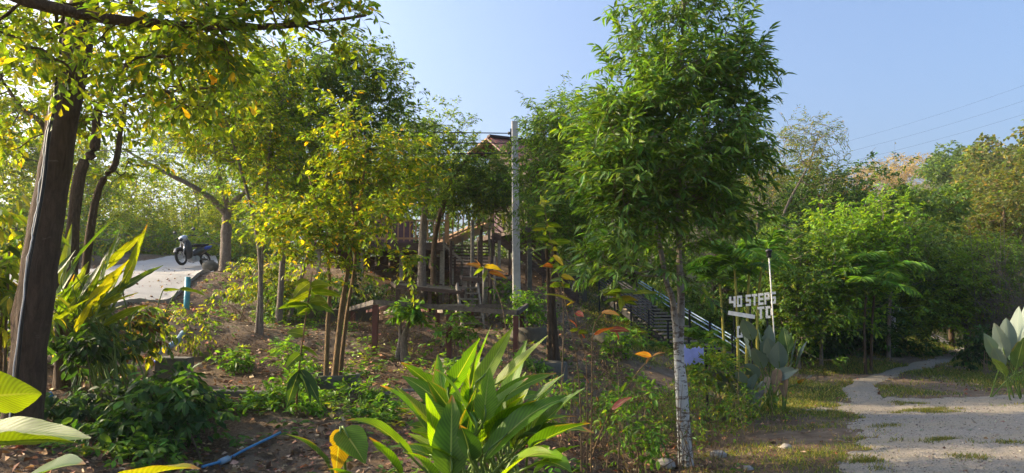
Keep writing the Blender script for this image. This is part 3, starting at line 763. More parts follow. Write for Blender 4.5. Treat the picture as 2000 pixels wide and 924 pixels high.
def hillside_steps():
    B = P(1352, 706, 18.3); B = on(B); T = P(1172, 575, 22.2); root = thing('hillside_stair', 'long black slatted stair climbing the slope behind the white trunk with pale blue pipe handrails', 'stairs', B)
    d = T-B; h = nrm(np.array([d[0], d[1], 0])); w = np.array([-h[1], h[0], 0])*-1.25
    n = 18
    for k in range(n):
        c = B+d*(k+.4)/n + [0, 0, .06]; m = MB(); m.bar(c, c+w, .2, .05); m.build('tread', M['wood_grey'], root, loc=B)
    for s in (0.02, .98):
        m = MB(); m.bar(B+w*s+[0, 0, -.1], T+w*s+[0, 0, -.03], .05, .16); m.build('stringer', M['steel_black'], root, loc=B)
    # left side: black slats
    for k in range(9):
        m = MB(); q = .10+.085*k; a = B+d*.35-w*.05+[0, 0, .95-q]; b = T-w*.05+[0, 0, .95-q]; m.bar(a, b, .025, .035); m.build('slat', M['steel_black'], root, loc=B)
    for k in range(6):
        p = B+d*(k/5.0)*.98+h*.03; zg = H(p[0], p[1])
        for s in (-.05, 1.04):
            q = p+w*s; zg = H(q[0], q[1]); m = MB(); m.box((q[0], q[1], (min(zg, q[2])-.2+q[2]+.55)/2), (.05, .05, q[2]+.55-min(zg, q[2])+.2)); m.build('post', M['steel_black'], root, loc=B)
    for s, hh in ((1.07, .5), (1.07, .28), (1.1, .4)):
        m = MB(); m.tube(spline([B-h*.5+w*s+[0, 0, hh-.25], B+w*s+[0, 0, hh], B+d*.5+w*s+[0, 0, hh-.03], T+w*s+[0, 0, hh]], 14), .018, 8); m.build('handrail', M['pvc_pale' if hh != .78 else 'pvc_blue'], root, True, loc=B)
hillside_steps()
def upper_stair():
    B = P(1128, 577, 22.3); T_ = P(962, 452, 22.6); g = on(B); root = thing('upper_stair', 'dark upper stair flight with slatted rail rising behind the pole towards the terrace', 'stairs', g)
    d = T_-B; h = nrm(np.array([d[0], d[1], 0])); w = np.array([-h[1], h[0], 0])*-1.2
    for k in range(14):
        c = B+d*(k+.5)/14; m = MB(); m.bar(c, c+w, .22, .04); m.build('tread', M['wood_grey'], root, loc=g)
    for s in (-.02, 1.02):
        m = MB(); m.bar(B+w*s-[0, 0, .1], T_+w*s-[0, 0, .1], .05, .2); m.build('stringer', M['wood_dark'], root, loc=g)
    for sd in (-.05, 1.05):
        for k in range(5):
            m = MB(); q = .18+.16*k; m.bar(B+w*sd+[0, 0, q], T_+w*sd+[0, 0, q], .03, .045); m.build('slat', M['wood_dark' if k < 4 else 'wood_grey'], root, loc=g)
        for k in range(6):
            p = B+d*k/5*.99+w*sd; zg = min(H(p[0], p[1]), p[2]-.2); m = MB(); m.box((p[0], p[1], (zg-.1+p[2]+.95)/2), (.07, .07, p[2]+.95-zg+.1)); m.build('post', M['wood_dark'], root, loc=g)
upper_stair()

# ------------------------------------------------------------------ pole, wires, sign
def utility_pole():
    b = on(P(1010, 645, 17)); top = P(1005, 240, 17.1)
    root = thing('utility_pole', 'tall square concrete utility pole standing in front of the house', 'pole', b)
    m = MB(); L = top[2]-b[2]; w0, w1 = .102, .074
    V = []
    for t in np.linspace(0, 1, 9):
        w = w0+(w1-w0)*t; x = b[0]+(top[0]-b[0])*t; y = b[1]; z = b[2]-.3+(L+.3)*t
        c = w*.25
        V += [[x-w+c, y-w, z], [x+w-c, y-w, z], [x+w, y-w+c, z], [x+w, y+w-c, z], [x+w-c, y+w, z], [x-w+c, y+w, z], [x-w, y+w-c, z], [x-w, y-w+c, z]]
    Q = [[k*8+j, k*8+(j+1) % 8, k*8+8+(j+1) % 8, k*8+8+j] for k in range(8) for j in range(8)] + [[64, 65, 66, 67], [67, 68, 71, 64], [68, 69, 70, 71]]
    m.add(V, Q); m.build('shaft', M['concrete_pole'], root, loc=b)
    for k, dz in enumerate((.28, .52, .76)):
        i = MB(); z = top[2]-dz; i.lathe([(0, 0), (.03, 0), (.045, .02), (.03, .04), (.045, .06), (.03, .08), (.0, .09)], (0, 0, 0), 12, 'x')
        i.V[-1] = i.V[-1]*[-1, 1, 1]+[top[0]-.08, b[1], z]; i.build('insulator', M['concrete'], root, True, loc=b)
    s = MB(); s.bar((top[0]-.09, b[1]-.05, top[2]-.18), (top[0]-.09, b[1]-.05, top[2]-.86), .03, .012); s.build('rack', M['steel_black'], root, loc=b)
    for k, dz in enumerate((.28, .52, .76)):
        a = np.array([top[0]-.17, b[1], top[2]-dz]); e = P(-420, [205, 230, 260][k], 23)
        t = np.linspace(0, 1, 30)[:, None]; c = a+(e-a)*t - np.array([0, 0, 1.])*(1.1*t*(1-t)*(.6+.15*k))
        w = MB(); w.tube(c, .013, 5); o = w.build('overhead_wire', M['cable'], None, True, loc=a); o.location = a
        tag(o, ['black overhead wire, topmost of three running from the pole over the trees', 'black overhead wire, middle of three running from the pole', 'black overhead wire, lowest of three crossing in front of the roof'][k], 'wire', 'wires from the concrete pole')
utility_pole()
for k in range(3):
    a = P(1480, [318, 334, 350][k], 95); e = P(2300, [50, 88, 120][k], 70); t = np.linspace(0, 1, 40)[:, None]
    c = a+(e-a)*t - np.array([0, 0, 1.])*(5*t*(1-t)); w = MB(); w.tube(c, .008, 5); o = w.build('power_line', M['cable'], None, True, loc=a); o.location = a
    tag(o, ['faint power line high in the open sky, uppermost of three', 'faint power line in the open sky, between two others', 'faint power line in the open sky, lowest above the wooded hill'][k], 'power line', 'power lines across the sky')

GLY = {'4': ['X.X', 'X.X', 'XXX', '..X', '..X'], '0': ['XXX', 'X.X', 'X.X', 'X.X', 'XXX'], 'S': ['XXX', 'X..', 'XXX', '..X', 'XXX'], 'T': ['XXX', '.X.', '.X.', '.X.', '.X.'],
       'E': ['XXX', 'X..', 'XXX', 'X..', 'XXX'], 'P': ['XXX', 'X.X', 'XXX', 'X..', 'X..'], 'O': ['XXX', 'X.X', 'X.X', 'X.X', 'XXX'], 'D': ['XX.', 'X.X', 'X.X', 'X.X', 'XX.'], 'C': ['XXX', 'X..', 'X..', 'X..', 'XXX']}
def glyph(mb, ch, o, w, h, dx, dz):
    g = GLY[ch]; cw, chh = w/len(g[0]), h/5
    for j, row in enumerate(g):
        for i, c in enumerate(row):
            if c == 'X': mb.bar(o+dx*cw*i+dz*(h-chh*(j+.5)), o+dx*cw*(i+1)+dz*(h-chh*(j+.5)), .03, chh*1.02, up=dz)
def sign():
    d = 15.5
    A = P(1424, 604, d); Bp = P(1511, 596, d-.25); dx0 = Bp-A; Wd = np.linalg.norm(dx0); dx = dx0/Wd; up = nrm(P(1424, 570, d)-A); n = np.cross(dx, up)
    b = on((A+Bp)/2); root = thing('step_sign', 'white cut-out letter sign with a slanted arrow bar among the palm stems', 'sign', b)
    s = MB(); ltr = Wd/7.0; hh = .30; z0 = A+up*.03
    x = 0
    for ch, w in (('4', .15), ('0', .115), (' ', .05), ('S', .115), ('T', .12), ('E', .115), ('P', .115), ('S', .115)):
        if ch != ' ': glyph(s, ch, z0+dx*x+up*(.0), w*.9, .23 + .02*x, dx, up)
        x += w*1.07
    s.build('lettering', M['white_paint'], root, loc=b)
    s = MB(); o = z0-up*.29+dx*.57
    glyph(s, 'T', o, .14, .25, dx, up); glyph(s, 'D', o+dx*.165, .14, .25, dx, up); s.build('lettering', M['white_paint'], root, loc=b)
    s = MB(); o = z0-up*.64+dx*.16
    glyph(s, 'O', o-dx*.0, .115, .24, dx, up); s.build('lettering', M['white_paint'], root, loc=b)
    ar = MB(); ar.bar(z0-up*.10-dx*.02, z0-up*.24+dx*.52, .03, .085, up=up); ar.build('arrow', M['white_paint'], root, loc=b)
    bk = MB()
    for h_ in (.06, .19): bk.bar(z0+up*h_+n*-.03, z0+dx*Wd+up*h_-n*.03, .012, .018, up=up)
    for t in (.12, .5, .86):
        p = z0+dx*Wd*t; zg = H(p[0], p[1]+.05); bk.bar((p[0], p[1]+.05, zg-.1), np.array([p[0], p[1]+.05, p[2]+.2]), .02, .02)
    bk.build('support_frame', M['steel_black'], root, loc=b)
    # lamp on the leaning pole
    t = P(1502, 503, 15.2); f = on(P(1517, 700, 15.2)); lroot = thing('garden_lamp', 'thin leaning white pole with a small black lamp head beside the letter sign', 'lamp', f)
    m = MB(); m.tube([f-[0, 0, .1], f*.5+t*.5, t], .014, 8); m.build('pole', M['conduit'], lroot, True, loc=f)
    h = MB(); h.lathe([(0, 0), (.045, 0), (.05, .03), (.05, .11), (.075, .12), (.07, .15), (.02, .18), (0, .18)], t, 14); h.build('lamp_head', M['steel_black'], lroot, True, loc=f)
sign()

# ------------------------------------------------------------------ motorbike on the road
def motorbike():
    b = P(379, 528, 24.5); b[2] = H(b[0], b[1])+.10
    yaw = math.atan2(-.97, -.24)
    root = thing('motorbike', 'black step-through motorbike with blue tail panel leaning on its stand on the concrete road', 'motorbike', b, yaw)
    root.rotation_euler = (math.radians(9), 0, yaw)
    def wheel(x):
        w = MB(); w.torus((x, 0, .285), .235, .048, 32, 10); o = w.build('tyre', M['rubber'], root, True)
        r = MB(); r.torus((x, 0, .285), .195, .014, 28, 6)
        for k in range(12):
            a = k*math.pi/6; r.bar((x, -.012+.024*(k % 2), .285), (x+.19*math.cos(a), 0, .285+.19*math.sin(a)), .008, .008)
        r.lathe([(0, -.05), (.035, -.05), (.035, .05), (0, .05)], (x, 0, .285), 12, 'y'); r.build('rim', M['chrome'], o, True)
        d = MB(); d.lathe([(.05, -.062), (.10, -.062), (.10, -.058), (.05, -.058)], (x, 0, .285), 20, 'y'); d.build('brake_disc', M['chrome'], o)
    wheel(.62); wheel(-.60)
    def hull(name, secs, mat, parent=None, n=12):
        """sections (x, z centre, half width, half height)"""
        V = []; a = np.arange(n)*2*math.pi/n
        for x, z, hw, hh in secs:
            ca, sa = np.cos(a), np.sin(a)
            V.append(np.stack([np.full(n, x), hw*np.sign(ca)*np.abs(ca)**.75, z+hh*np.sign(sa)*np.abs(sa)**.75], -1))
        V = np.concatenate(V); k = len(secs); Q = [[i*n+j, i*n+(j+1) % n, (i+1)*n+(j+1) % n, (i+1)*n+j] for i in range(k-1) for j in range(n)]
        m = MB(); m.add(V, Q, None)
        m.add([[secs[0][0], 0, secs[0][1]], [secs[-1][0], 0, secs[-1][1]]])
        tip0, tip1 = len(V), len(V)+1
        m.T.append(np.array([[tip0, (j+1) % n, j] for j in range(n)]+[[tip1, (k-1)*n+j, (k-1)*n+(j+1) % n] for j in range(n)]))
        return m.build(name, M[mat], parent or root, True)
    hull('front_mudguard', [(.92, .40, .05, .015), (.85, .53, .06, .025), (.66, .58, .065, .03), (.50, .52, .065, .03), (.42, .43, .05, .02)], 'black_plastic')
    for s in (-1, 1):
        f = MB(); f.tube([(.62, .075*s, .29), (.46, .075*s, .80)], .022, 8); f.build('fork_leg', M['chrome'], root, True)
    hull('leg_shield', [(.42, .62, .10, .30), (.36, .60, .19, .34), (.28, .55, .20, .32), (.20, .42, .16, .16)], 'black_plastic')
    hull('body', [(.22, .40, .10, .10), (0, .42, .11, .12), (-.2, .50, .13, .16), (-.5, .62, .13, .12), (-.8, .72, .09, .06)], 'black_plastic')
    for s in (-1, 1): hull('tail_panel', [(-.45, .66, .012, .03), (-.55, .68, .02, .07), (-.7, .71, .02, .06), (-.86, .77, .012, .03)], 'moto_blue').location = (0, .125*s, 0)
    hull('seat', [(.12, .70, .08, .03), (-.1, .74, .13, .05), (-.4, .77, .13, .055), (-.75, .83, .10, .04)], 'rubber')
    hull('front_cowl', [(.58, .88, .05, .05), (.52, .90, .12, .10), (.42, .93, .15, .11), (.32, .93, .10, .07)], 'moto_silver')
    hl = MB(); hl.ball((.565, 0, .87), (.04, .085, .06)); hl.build('headlight', M['glass_dark'], root, True)
    hb = MB(); hb.tube(spline([(.30, .36, .98), (.36, .2, 1.0), (.40, 0, .97), (.36, -.2, 1.0), (.30, -.36, .98)], 16), .013, 8); hb.build('handlebar', M['black_plastic'], root, True)
    for s in (-1, 1):
        g = MB(); g.tube([(.335, .27*s, .99), (.29, .40*s, .975)], .02, 8); g.build('grip', M['rubber'], root, True)
        mm = MB(); mm.tube([(.35, .22*s, .99), (.37, .28*s, 1.13), (.36, .33*s, 1.16)], .007, 6); mo = mm.build('mirror', M['black_plastic'], root, True)
        mh = MB(); mh.ball((.36, .36*s, 1.19), (.02, .075, .05)); mh.build('mirror_head', M['black_plastic'], mo, True)
    e = MB(); e.box((.02, 0, .28), (.36, .2, .2), bev=.04); e.lathe([(0, -.15), (.09, -.15), (.1, -.1), (.1, .1), (.09, .15), (0, .15)], (-.05, 0, .27), 16, 'y'); e.build('engine', M['moto_silver'], root)
    x = MB(); x.tube(spline([(.12, -.13, .22), (-.1, -.15, .2), (-.3, -.16, .27), (-.8, -.17, .40)], 14), np.r_[np.full(6, .022), np.full(8, .045)], 10); x.build('exhaust', M['steel_black'], root, True)
    sw = MB(); sw.bar((0, .09, .27), (-.6, .09, .285), .05, .04); sw.bar((0, -.09, .27), (-.6, -.09, .285), .05, .04); sw.build('swing_arm', M['steel_black'], root)
    st = MB(); st.tube([(.05, .12, .22), (-.02, .30, -.035)], .011, 6); st.tube([(.05, -.12, .2), (.0, -.27, .2)], .012, 6); st.build('kickstand', M['chrome'], root, True)
    tl = MB(); tl.ball((-.87, 0, .74), (.03, .06, .04)); tl.build('tail_light', M['lamp_red'], root, True)
    rm = MB(); rm.bar((-.55, 0, .60), (-.88, 0, .44), .12, .015); rm.build('rear_mudguard', M['black_plastic'], root)
    # grey jar next to it
    jb = P(410, 527, 23.3); jb[2] = H(jb[0], jb[1])+.08
    j = MB(); j.lathe([(0, 0), (.16, 0), (.22, .07), (.245, .16), (.23, .25), (.16, .31), (.11, .33), (.12, .36), (.09, .36), (.08, .3), (0, .28)], (0, 0, 0), 28); o = j.build('stone_jar', M['concrete'], None, True); o.location = jb
    tag(o, 'round grey stone jar on the road edge between the motorbike and the pale trunk', 'jar')
motorbike()

# ------------------------------------------------------------------ pipes, rings, kerbs, stones
def pipe(name, label, pts, r, mat, coupling=None, cat='pipe'):
    pts = [np.array(p, float) for p in pts]; b = pts[0]; m = MB(); c = spline(pts, 20) if len(pts) > 2 else np.array(pts)
    m.tube(c, r, 12, cap=True); o = m.build(name, M[mat], None, True, loc=b); o.location = b; tag(o, label, cat)
    for (t, mt, L, rr) in coupling or []:
        k = int(t*(len(c)-1)); k = min(max(k, 0), len(c)-2); d = nrm(c[k+1]-c[k]); m = MB(); m.tube([c[k]-d*L/2, c[k]+d*L/2], rr, 14); q = m.build('coupling', M[mt], o, True, loc=b)
    return o
a = on(P(366, 572, 13.8)); t = P(367, 541, 13.8)
pipe('standing_pipe', 'upright blue plastic pipe stub with a dark cap at the road edge', [a-[0, 0, .25], t], .052, 'pvc_teal', [(1, 'cap_dark', .10, .06)])
b_ = [P(296, 695, 11.2), P(325, 680, 11.3), P(345, 667, 11.4), P(358, 650, 11.6)]
pipe('drain_pipe', 'pale curved plastic pipe lying across the earth bank above the blue pipe', [b_[0]]+b_[1:], .045, 'pvc_pale')
c_ = [P(312, 706, 10.9), P(368, 707, 10.8)]
pipe('water_pipe', 'short level blue pipe with a darker coupling below the pale curved pipe', c_, .026, 'pvc_blue', [(0.0, 'moto_blue', .14, .038)])
e_ = [on(P(395, 918, 6.6), .035), on(P(440, 890, 6.9), .04), on(P(480, 868, 7.2), .04), on(P(548, 834, 7.7), .045)]
pipe('hose_pipe', 'long blue pipe lying over litter and weeds at the foot of the slope', e_, .013, 'pvc_blue', [(.35, 'pvc_pale', .12, .03)])
pipe('buried_pipe', 'stub of dark blue pipe poking out beside the foot of the big trunk', [on(P(70, 752, 7.4), .1), on(P(105, 744, 7.5), .2)], .04, 'pvc_blue')

def ring(px, py, d, r, h, label, seed, thick=.06):
    b = on(P(px, py, d), -.06); m = MB()
    m.lathe([(r-thick, h-.45), (r-thick, h-.008), (r-thick+.012, h), (r-.012, h), (r, h-.012), (r+.004, h*.5), (r, -.1)], (0, 0, 0), 40)
    o = m.build('planter_ring', M['concrete'], None, True); o.location = b; tag(o, label, 'planter', 'concrete well rings used as planters')
    so_ = MB(); so_.lathe([(0, h-.10), (r*.5, h-.11), (r-thick-.003, h-.15)], (0, 0, 0), 24); so_.build('soil', M['soil'], o, True)
M['soil'] = solid('soil', (.09, .06, .04), .95, var=.5, scale=12, bump=.5)
ring(645, 752, 10.2, .40, .24, 'concrete planter ring half buried at the foot of the yellow tree', 1)
ring(905, 738, 12.6, .45, .30, 'concrete planter ring behind the large bright-leaved plant', 2)
ring(1062, 742, 13.2, .42, .34, 'concrete planter ring with open rim beside the brown trunks', 3)
ring(1040, 672, 16.0, .48, .30, 'concrete planter ring at the foot of the utility pole', 4)
ring(1195, 655, 17.2, .45, .28, 'grey concrete planter ring below the black slatted stair', 5)
def block(name, label, p, size, rz, mat, cat):
    m = MB(); m.box((0, 0, size[2]/2-.08), size, bev=.012); o = m.build(name, M[mat], None); o.location = on(p); o.rotation_euler = (0.02, .03, rz); tag(o, label, cat)
block('concrete_block', 'square mossy concrete block sticking out of the dark shrubs under the pipes', P(338, 760, 10.3), (.42, .3, .42), .1, 'concrete', 'block')
block('kerb_beam', 'low concrete beam lying across the slope above the weeds', P(445, 768, 9.6), (1.35, .14, .2), .02, 'concrete', 'beam')
block('retaining_wall', 'low grey concrete wall behind the yellow tree stems', P(625, 640, 16.6), (2.6, .14, .42), .05, 'concrete', 'wall')
block('flat_stone', 'flat grey stone slab between the white trunk and the pale-leaved plants', P(1400, 770, 12.6), (.9, .35, .16), .15, 'concrete', 'stone')
block('fallen_plank', 'thin fallen stick of timber lying on the bare slope', P(785, 737, 10.6), (.62, .03, .13), .75, 'wood_grey', 'timber')
def stones():
    rng = np.random.default_rng(5)
    spots = [(1403, 893, .09, 'pale rounded stone in the grass near the white trunk'), (1536, 876, .06, 'small white stone on the grass verge'), (1462, 918, .05, 'small brown stone at the bottom of the grass verge'),
             (1300, 912, .10, 'rough grey rock on the ditch edge')]
    for k, (px, py, r, lab) in enumerate(spots):
        p = GP(px, py); m = MB(); m.ball((0, 0, r*.3), (r*1.2, r, r*.7), 16, 10, .07, rng); o = m.build('stone', M['rock'], None, True); o.location = p; tag(o, lab, 'stone', 'loose stones on the verge')
stones()
def small_sign():
    p = P(1346, 695, 12.8); b = on(p); root = thing('painted_board', 'small lilac painted board with a ragged edge half hidden by the white trunk', 'board', b)
    rng = np.random.default_rng(3); n = 26; x = np.linspace(-.25, .25, n); top = .13+.035*rng.normal(size=n)*.6; bot = -.13+.03*rng.normal(size=n)*.6
    V = np.concatenate([np.stack([x, 0*x-.012, top], -1), np.stack([x, 0*x-.012, bot], -1), np.stack([x, 0*x+.012, top], -1), np.stack([x, 0*x+.012, bot], -1)])
    k = np.arange(n-1); Q = np.concatenate([np.stack([n+k, n+k+1, k+1, k], -1), np.stack([2*n+k, 2*n+k+1, 3*n+k+1, 3*n+k], -1), np.stack([k, k+1, 2*n+k+1, 2*n+k], -1), np.stack([n+k+1, n+k, 3*n+k, 3*n+k+1], -1)])
    mesh_obj('board', V+p, Q, M['lilac'], root, loc=b)
    for s in (-.2, .3):
        m = MB(); m.box((p[0]+s, p[1]+.035, (b[2]-.1+p[2]+.1)/2), (.035, .035, p[2]+.1-b[2]+.1)); m.build('stake', M['steel_black'], root, loc=b)
small_sign()

# ------------------------------------------------------------------ trees
DG = [(.035, .085, .018), (.055, .115, .020), (.022, .058, .014)]
MG = [(.064, .112, .026), (.09, .14, .028), (.044, .08, .022)]
YG = [(.105, .15, .014), (.15, .17, .014), (.065, .11, .014), (.36, .24, .012)]
BG = [(.105, .18, .02), (.145, .225, .022), (.065, .13, .02)]
F_MAIN = dict(twigs=4, twig=.36, nleaf=10, spread=.10, leaf=.135, kind='lance', col=[(.055, .108, .023), (.075, .137, .027), (.042, .085, .02), (.115, .16, .024)], w=[4, 4, 2.5, 1.6], ldroop=.5, droop=.12, up=.5, rand=.6, outw=.85, fwd=.8, jit=.28, njit=.5, twig_r=.003)
F_YEL = dict(twigs=4, twig=.26, nleaf=8, spread=.10, leaf=.085, kind='oval', col=YG, w=[4, 3, 4, .7], ldroop=.35, twig_r=.0022)
F_TOP = dict(twigs=3, twig=.24, nleaf=8, spread=.10, leaf=.095, kind='obov', col=[(.10, .15, .014), (.16, .19, .014), (.055, .10, .014), (.45, .28, .012)], w=[5, 3, 4, .35], ldroop=.2, up=.1, twig_r=.0025)
F_MID = dict(twigs=5, twig=.34, nleaf=9, spread=.16, leaf=.105, kind='simple', col=MG+[(.14, .18, .018)], w=[4, 3, 4, 1.5], ldroop=.3, twig_r=.003)
F_MIDY = dict(F_MID, col=[(.11, .16, .016), (.17, .20, .016), (.06, .11, .016), (.4, .27, .015)], w=[4, 3, 3, .3])
F_FEATH = dict(twigs=5, twig=.55, nleaf=16, spread=.2, leaf=.085, kind='narrow', col=[(.05, .09, .02), (.07, .12, .02), (.035, .065, .016)], w=[3, 3, 2], ldroop=.0, droop=.15, flat=.25, up=0, njit=.2, jit=.1, fwd=.3)
F_SLIM = dict(F_MID, kind='narrow', leaf=.12, twig=.38, nleaf=10, ldroop=.55, up=.45, col=[(.055, .105, .02), (.09, .14, .025), (.035, .075, .018)], w=[4, 2, 3])
F_BRIGHT = dict(F_MID, leaf=.14, kind='oval', col=BG, w=[4, 3, 3], twig=.35, njit=.35)
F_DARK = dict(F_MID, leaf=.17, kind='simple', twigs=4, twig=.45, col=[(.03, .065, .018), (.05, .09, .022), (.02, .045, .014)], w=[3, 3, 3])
F_LAYER = dict(F_MID, leaf=.15, kind='simple', twig=.6, nleaf=11, flat=.3, up=0, ldroop=.1, njit=.25, col=[(.09, .15, .02), (.12, .18, .022), (.05, .095, .016)], w=[3, 3, 2])
F_AIRY = dict(F_MID, leaf=.13, kind='narrow', twigs=3, twig=.6, nleaf=10, col=[(.08, .095, .028), (.06, .09, .025), (.15, .13, .03)], w=[3, 3, 1])
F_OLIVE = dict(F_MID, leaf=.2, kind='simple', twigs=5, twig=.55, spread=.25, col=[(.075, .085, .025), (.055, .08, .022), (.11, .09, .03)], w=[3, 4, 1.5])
def T(*a, **k): return tree(*a, **k)

# the nearest trunks, and crowns over the picture's upper edge
lt = T('leaning_trunk_tree', 'big dark leaning trunk with a cable and white conduit running up it',
  [([(38, 850, 6), (72, 560, 6), (108, 330, 6.02), (148, 95, 6.1), (182, -110, 6.3), (205, -380, 6.6)], .130, .106)],
  [(150, -420, 6.6, 420, 170, 1.6), (420, -330, 7.2, 300, 150, 1.2)], 120, dict(F_TOP, leaf=.13), bark='bark_dark', leaf='leaf_gloss', seed=2, from_=.8, clumps=26, cr=.3, sides=20)
def cable_on_trunk():
    m = MB(); pts = [P(12, 900, 5.83), P(52, 560, 5.79), P(88, 330, 5.83), P(104, 210, 5.86), P(112, 150, 5.9), P(118, 90, 5.9), P(130, -60, 6.05)]
    c_ = spline(pts, 40); c_[:, 0] += .008*np.sin(np.arange(40)*.7); m.tube(c_, .014, 8)
    rng = np.random.default_rng(4)
    for k in range(3):
        c = P(113, 150-14*k, 5.86); t = np.linspace(0, 2*math.pi, 14); m.tube(np.stack([c[0]+.03*np.cos(t), c[1]+.02*np.sin(t), c[2]+.07*np.sin(t+.4)], -1), .007, 6)
    o = m.build('cable', M['cable'], None, True, loc=pts[0]); o.location = pts[0]; tag(o, 'black cable with a coiled bundle fixed along the big leaning trunk', 'cable')
    m = MB(); pts = [P(8, 905, 5.78), P(47, 560, 5.74), P(66, 440, 5.76), P(82, 330, 5.78), P(97, 205, 5.82)]; c_ = spline(pts, 40); c_[:, 0] += .006*np.sin(np.arange(40)*.9)+.004*np.sin(np.arange(40)*2.3); m.tube(c_, .0055, 8); o = m.build('conduit', M['conduit'], None, True, loc=pts[0]); o.location = pts[0]
    tag(o, 'thin pale conduit running up beside the black cable on the big leaning trunk', 'conduit')
cable_on_trunk()
T('overhanging_tree', 'broad tree whose long brown limb and yellow-green leaves hang across the top of the view',
  [([np.array([-4.9, 4.2, .8]), np.array([-4.85, 4.3, 2.6]), P(-160, -70, 4.7), P(40, -2, 4.9), P(200, 35, 5.1), P(400, 52, 5.4), P(560, 50, 5.8), P(715, 30, 6.2)], .075, .010)],
  [(30, 70, 5.2, 60, 70, .4), (210, 60, 5.2, 60, 40, .3), (140, 10, 6.8, 150, 40, .3), (350, 40, 5.3, 190, 70, .6), (590, 45, 5.8, 135, 55, .5), (310, 130, 5.4, 170, 70, .5), (70, 60, 5.2, 120, 95, .5), (400, -90, 5.4, 420, 80, .8), (500, 130, 5.9, 100, 60, .4)], 210, F_TOP, bark='bark_brown', leaf='leaf', dens=1.35, seed=3, from_=.3, clumps=60, cr=.14, lift=-.05)
T('twisting_tree', 'twin-stemmed brown tree with crooked limbs just behind the big leaning trunk',
  [([(140, 470, 8.6), (150, 370, 8.6), (185, 290, 8.6), (192, 215, 8.6), (235, 150, 8.7), (290, 40, 9)], .078, .022), ([(158, 470, 8.8), (185, 400, 8.8), (225, 320, 8.8), (240, 230, 8.9), (265, 190, 9), (420, 170, 9.2)], .05, .015),
   ([(138, 470, 8.5), (100, 300, 8.6), (40, 210, 8.8), (0, 150, 9)], .045, .015)],
  [(200, 190, 9, 150, 90, .8), (60, 210, 9, 90, 120, .7), (380, 190, 9.3, 110, 80, .8), (30, 80, 9, 80, 90, .8), (230, 330, 9, 70, 50, .5), (350, 60, 9.3, 160, 60, .8)], 150, dict(F_YEL, leaf=.095, col=YG[:3]+[(.4, .26, .012)], w=[4, 3, 4, .4]), bark='bark_brown', dens=1.6, seed=4, from_=.35, clumps=46, cr=.22)
T('feathery_tree', 'pale grey trunk with flat feathery layers of fine leaves beside the parked motorbike',
  [([(439, 530, 21), (443, 430, 21), (450, 400, 21)], .15, .12), ([(445, 420, 21), (395, 375, 20.6), (300, 325, 20.2), (240, 290, 20)], .09, .025), ([(447, 410, 21), (430, 350, 20.5), (415, 260, 20)], .08, .02), ([(450, 400, 21), (520, 340, 21), (600, 270, 21.2)], .08, .02)],
  [(330, 285, 20.2, 110, 32, 1.6), (360, 335, 20.2, 110, 28, 1.5), (430, 250, 20.2, 100, 45, 1.6), (520, 300, 21, 110, 50, 1.7), (420, 375, 20.5, 80, 22, 1.2), (540, 380, 21, 90, 35, 1.4)], 150, F_FEATH, bark='bark_grey', dens=2.6, seed=5, from_=.4, ground=False, clumps=50, cr=.3)
T('bushy_tree', 'tall bushy tree with dense mid green leaves behind the yellow-leaved stems',
  [([(545, 590, 14.5), (560, 430, 14.5), (600, 250, 14.7), (640, 130, 15)], .06, .02), ([(560, 590, 15), (640, 380, 15), (720, 250, 15.2)], .045, .015)],
  [(560, 170, 14.6, 110, 80, 1.0), (665, 190, 14.8, 95, 90, 1.0), (720, 150, 15, 60, 45, .5), (600, 280, 14.6, 150, 80, 1.2), (740, 270, 15, 85, 70, .9), (480, 230, 14.4, 80, 80, .8), (650, 370, 14.6, 140, 70, 1)], 250, dict(F_MID, leaf=.12), bark='bark_grey', dens=2.6, seed=6, clumps=70, cr=.26)
T('leafy_tree', 'yellow-green young tree filling the space above the motorbike, left of the bushy tree',
  [([(512, 610, 13), (505, 480, 13), (470, 330, 13), (430, 200, 13)], .042, .015), ([(507, 520, 13), (520, 380, 13), (530, 230, 13)], .035, .012)],
  [(420, 190, 13, 90, 60, .8), (500, 170, 13, 80, 60, .8), (480, 280, 13, 90, 60, .8), (390, 290, 13, 60, 50, .7), (560, 250, 13, 60, 60, .7), (330, 240, 13, 60, 50, .7), (545, 340, 13, 70, 60, .8), (520, 420, 13, 50, 45, .6)], 300, dict(F_MIDY, leaf=.10), bark='bark_grey', seed=15, clumps=90, cr=.2)
T('yellow_leaved_tree', 'slender sunlit tree with three tan stems and yellow-green leaves in a concrete ring',
  [([(650, 762, 10), (668, 600, 10), (688, 480, 10), (705, 380, 10), (718, 270, 10)], .042, .012), ([(636, 758, 9.9), (640, 640, 9.9), (643, 540, 9.9), (625, 430, 9.9), (600, 330, 10)], .034, .010), ([(660, 758, 10.1), (678, 610, 10.1), (694, 500, 10.1), (684, 380, 10), (660, 300, 10)], .03, .010)],
  [(710, 300, 10, 75, 80, .5), (610, 360, 9.8, 75, 70, .5), (790, 380, 10, 70, 70, .5), (690, 430, 9.8, 120, 50, .6), (760, 500, 9.9, 90, 28, .4), (590, 470, 9.7, 90, 28, .4), (810, 290, 10.2, 50, 45, .4), (715, 215, 10.2, 45, 40, .3), (640, 250, 10.2, 45, 40, .3), (545, 420, 9.8, 45, 40, .3), (650, 510, 9.8, 60, 25, .3)], 190, F_YEL, bark='bark_tan', dens=1.2, seed=7, from_=.35, clumps=80, cr=.17, tip_r=.0028)
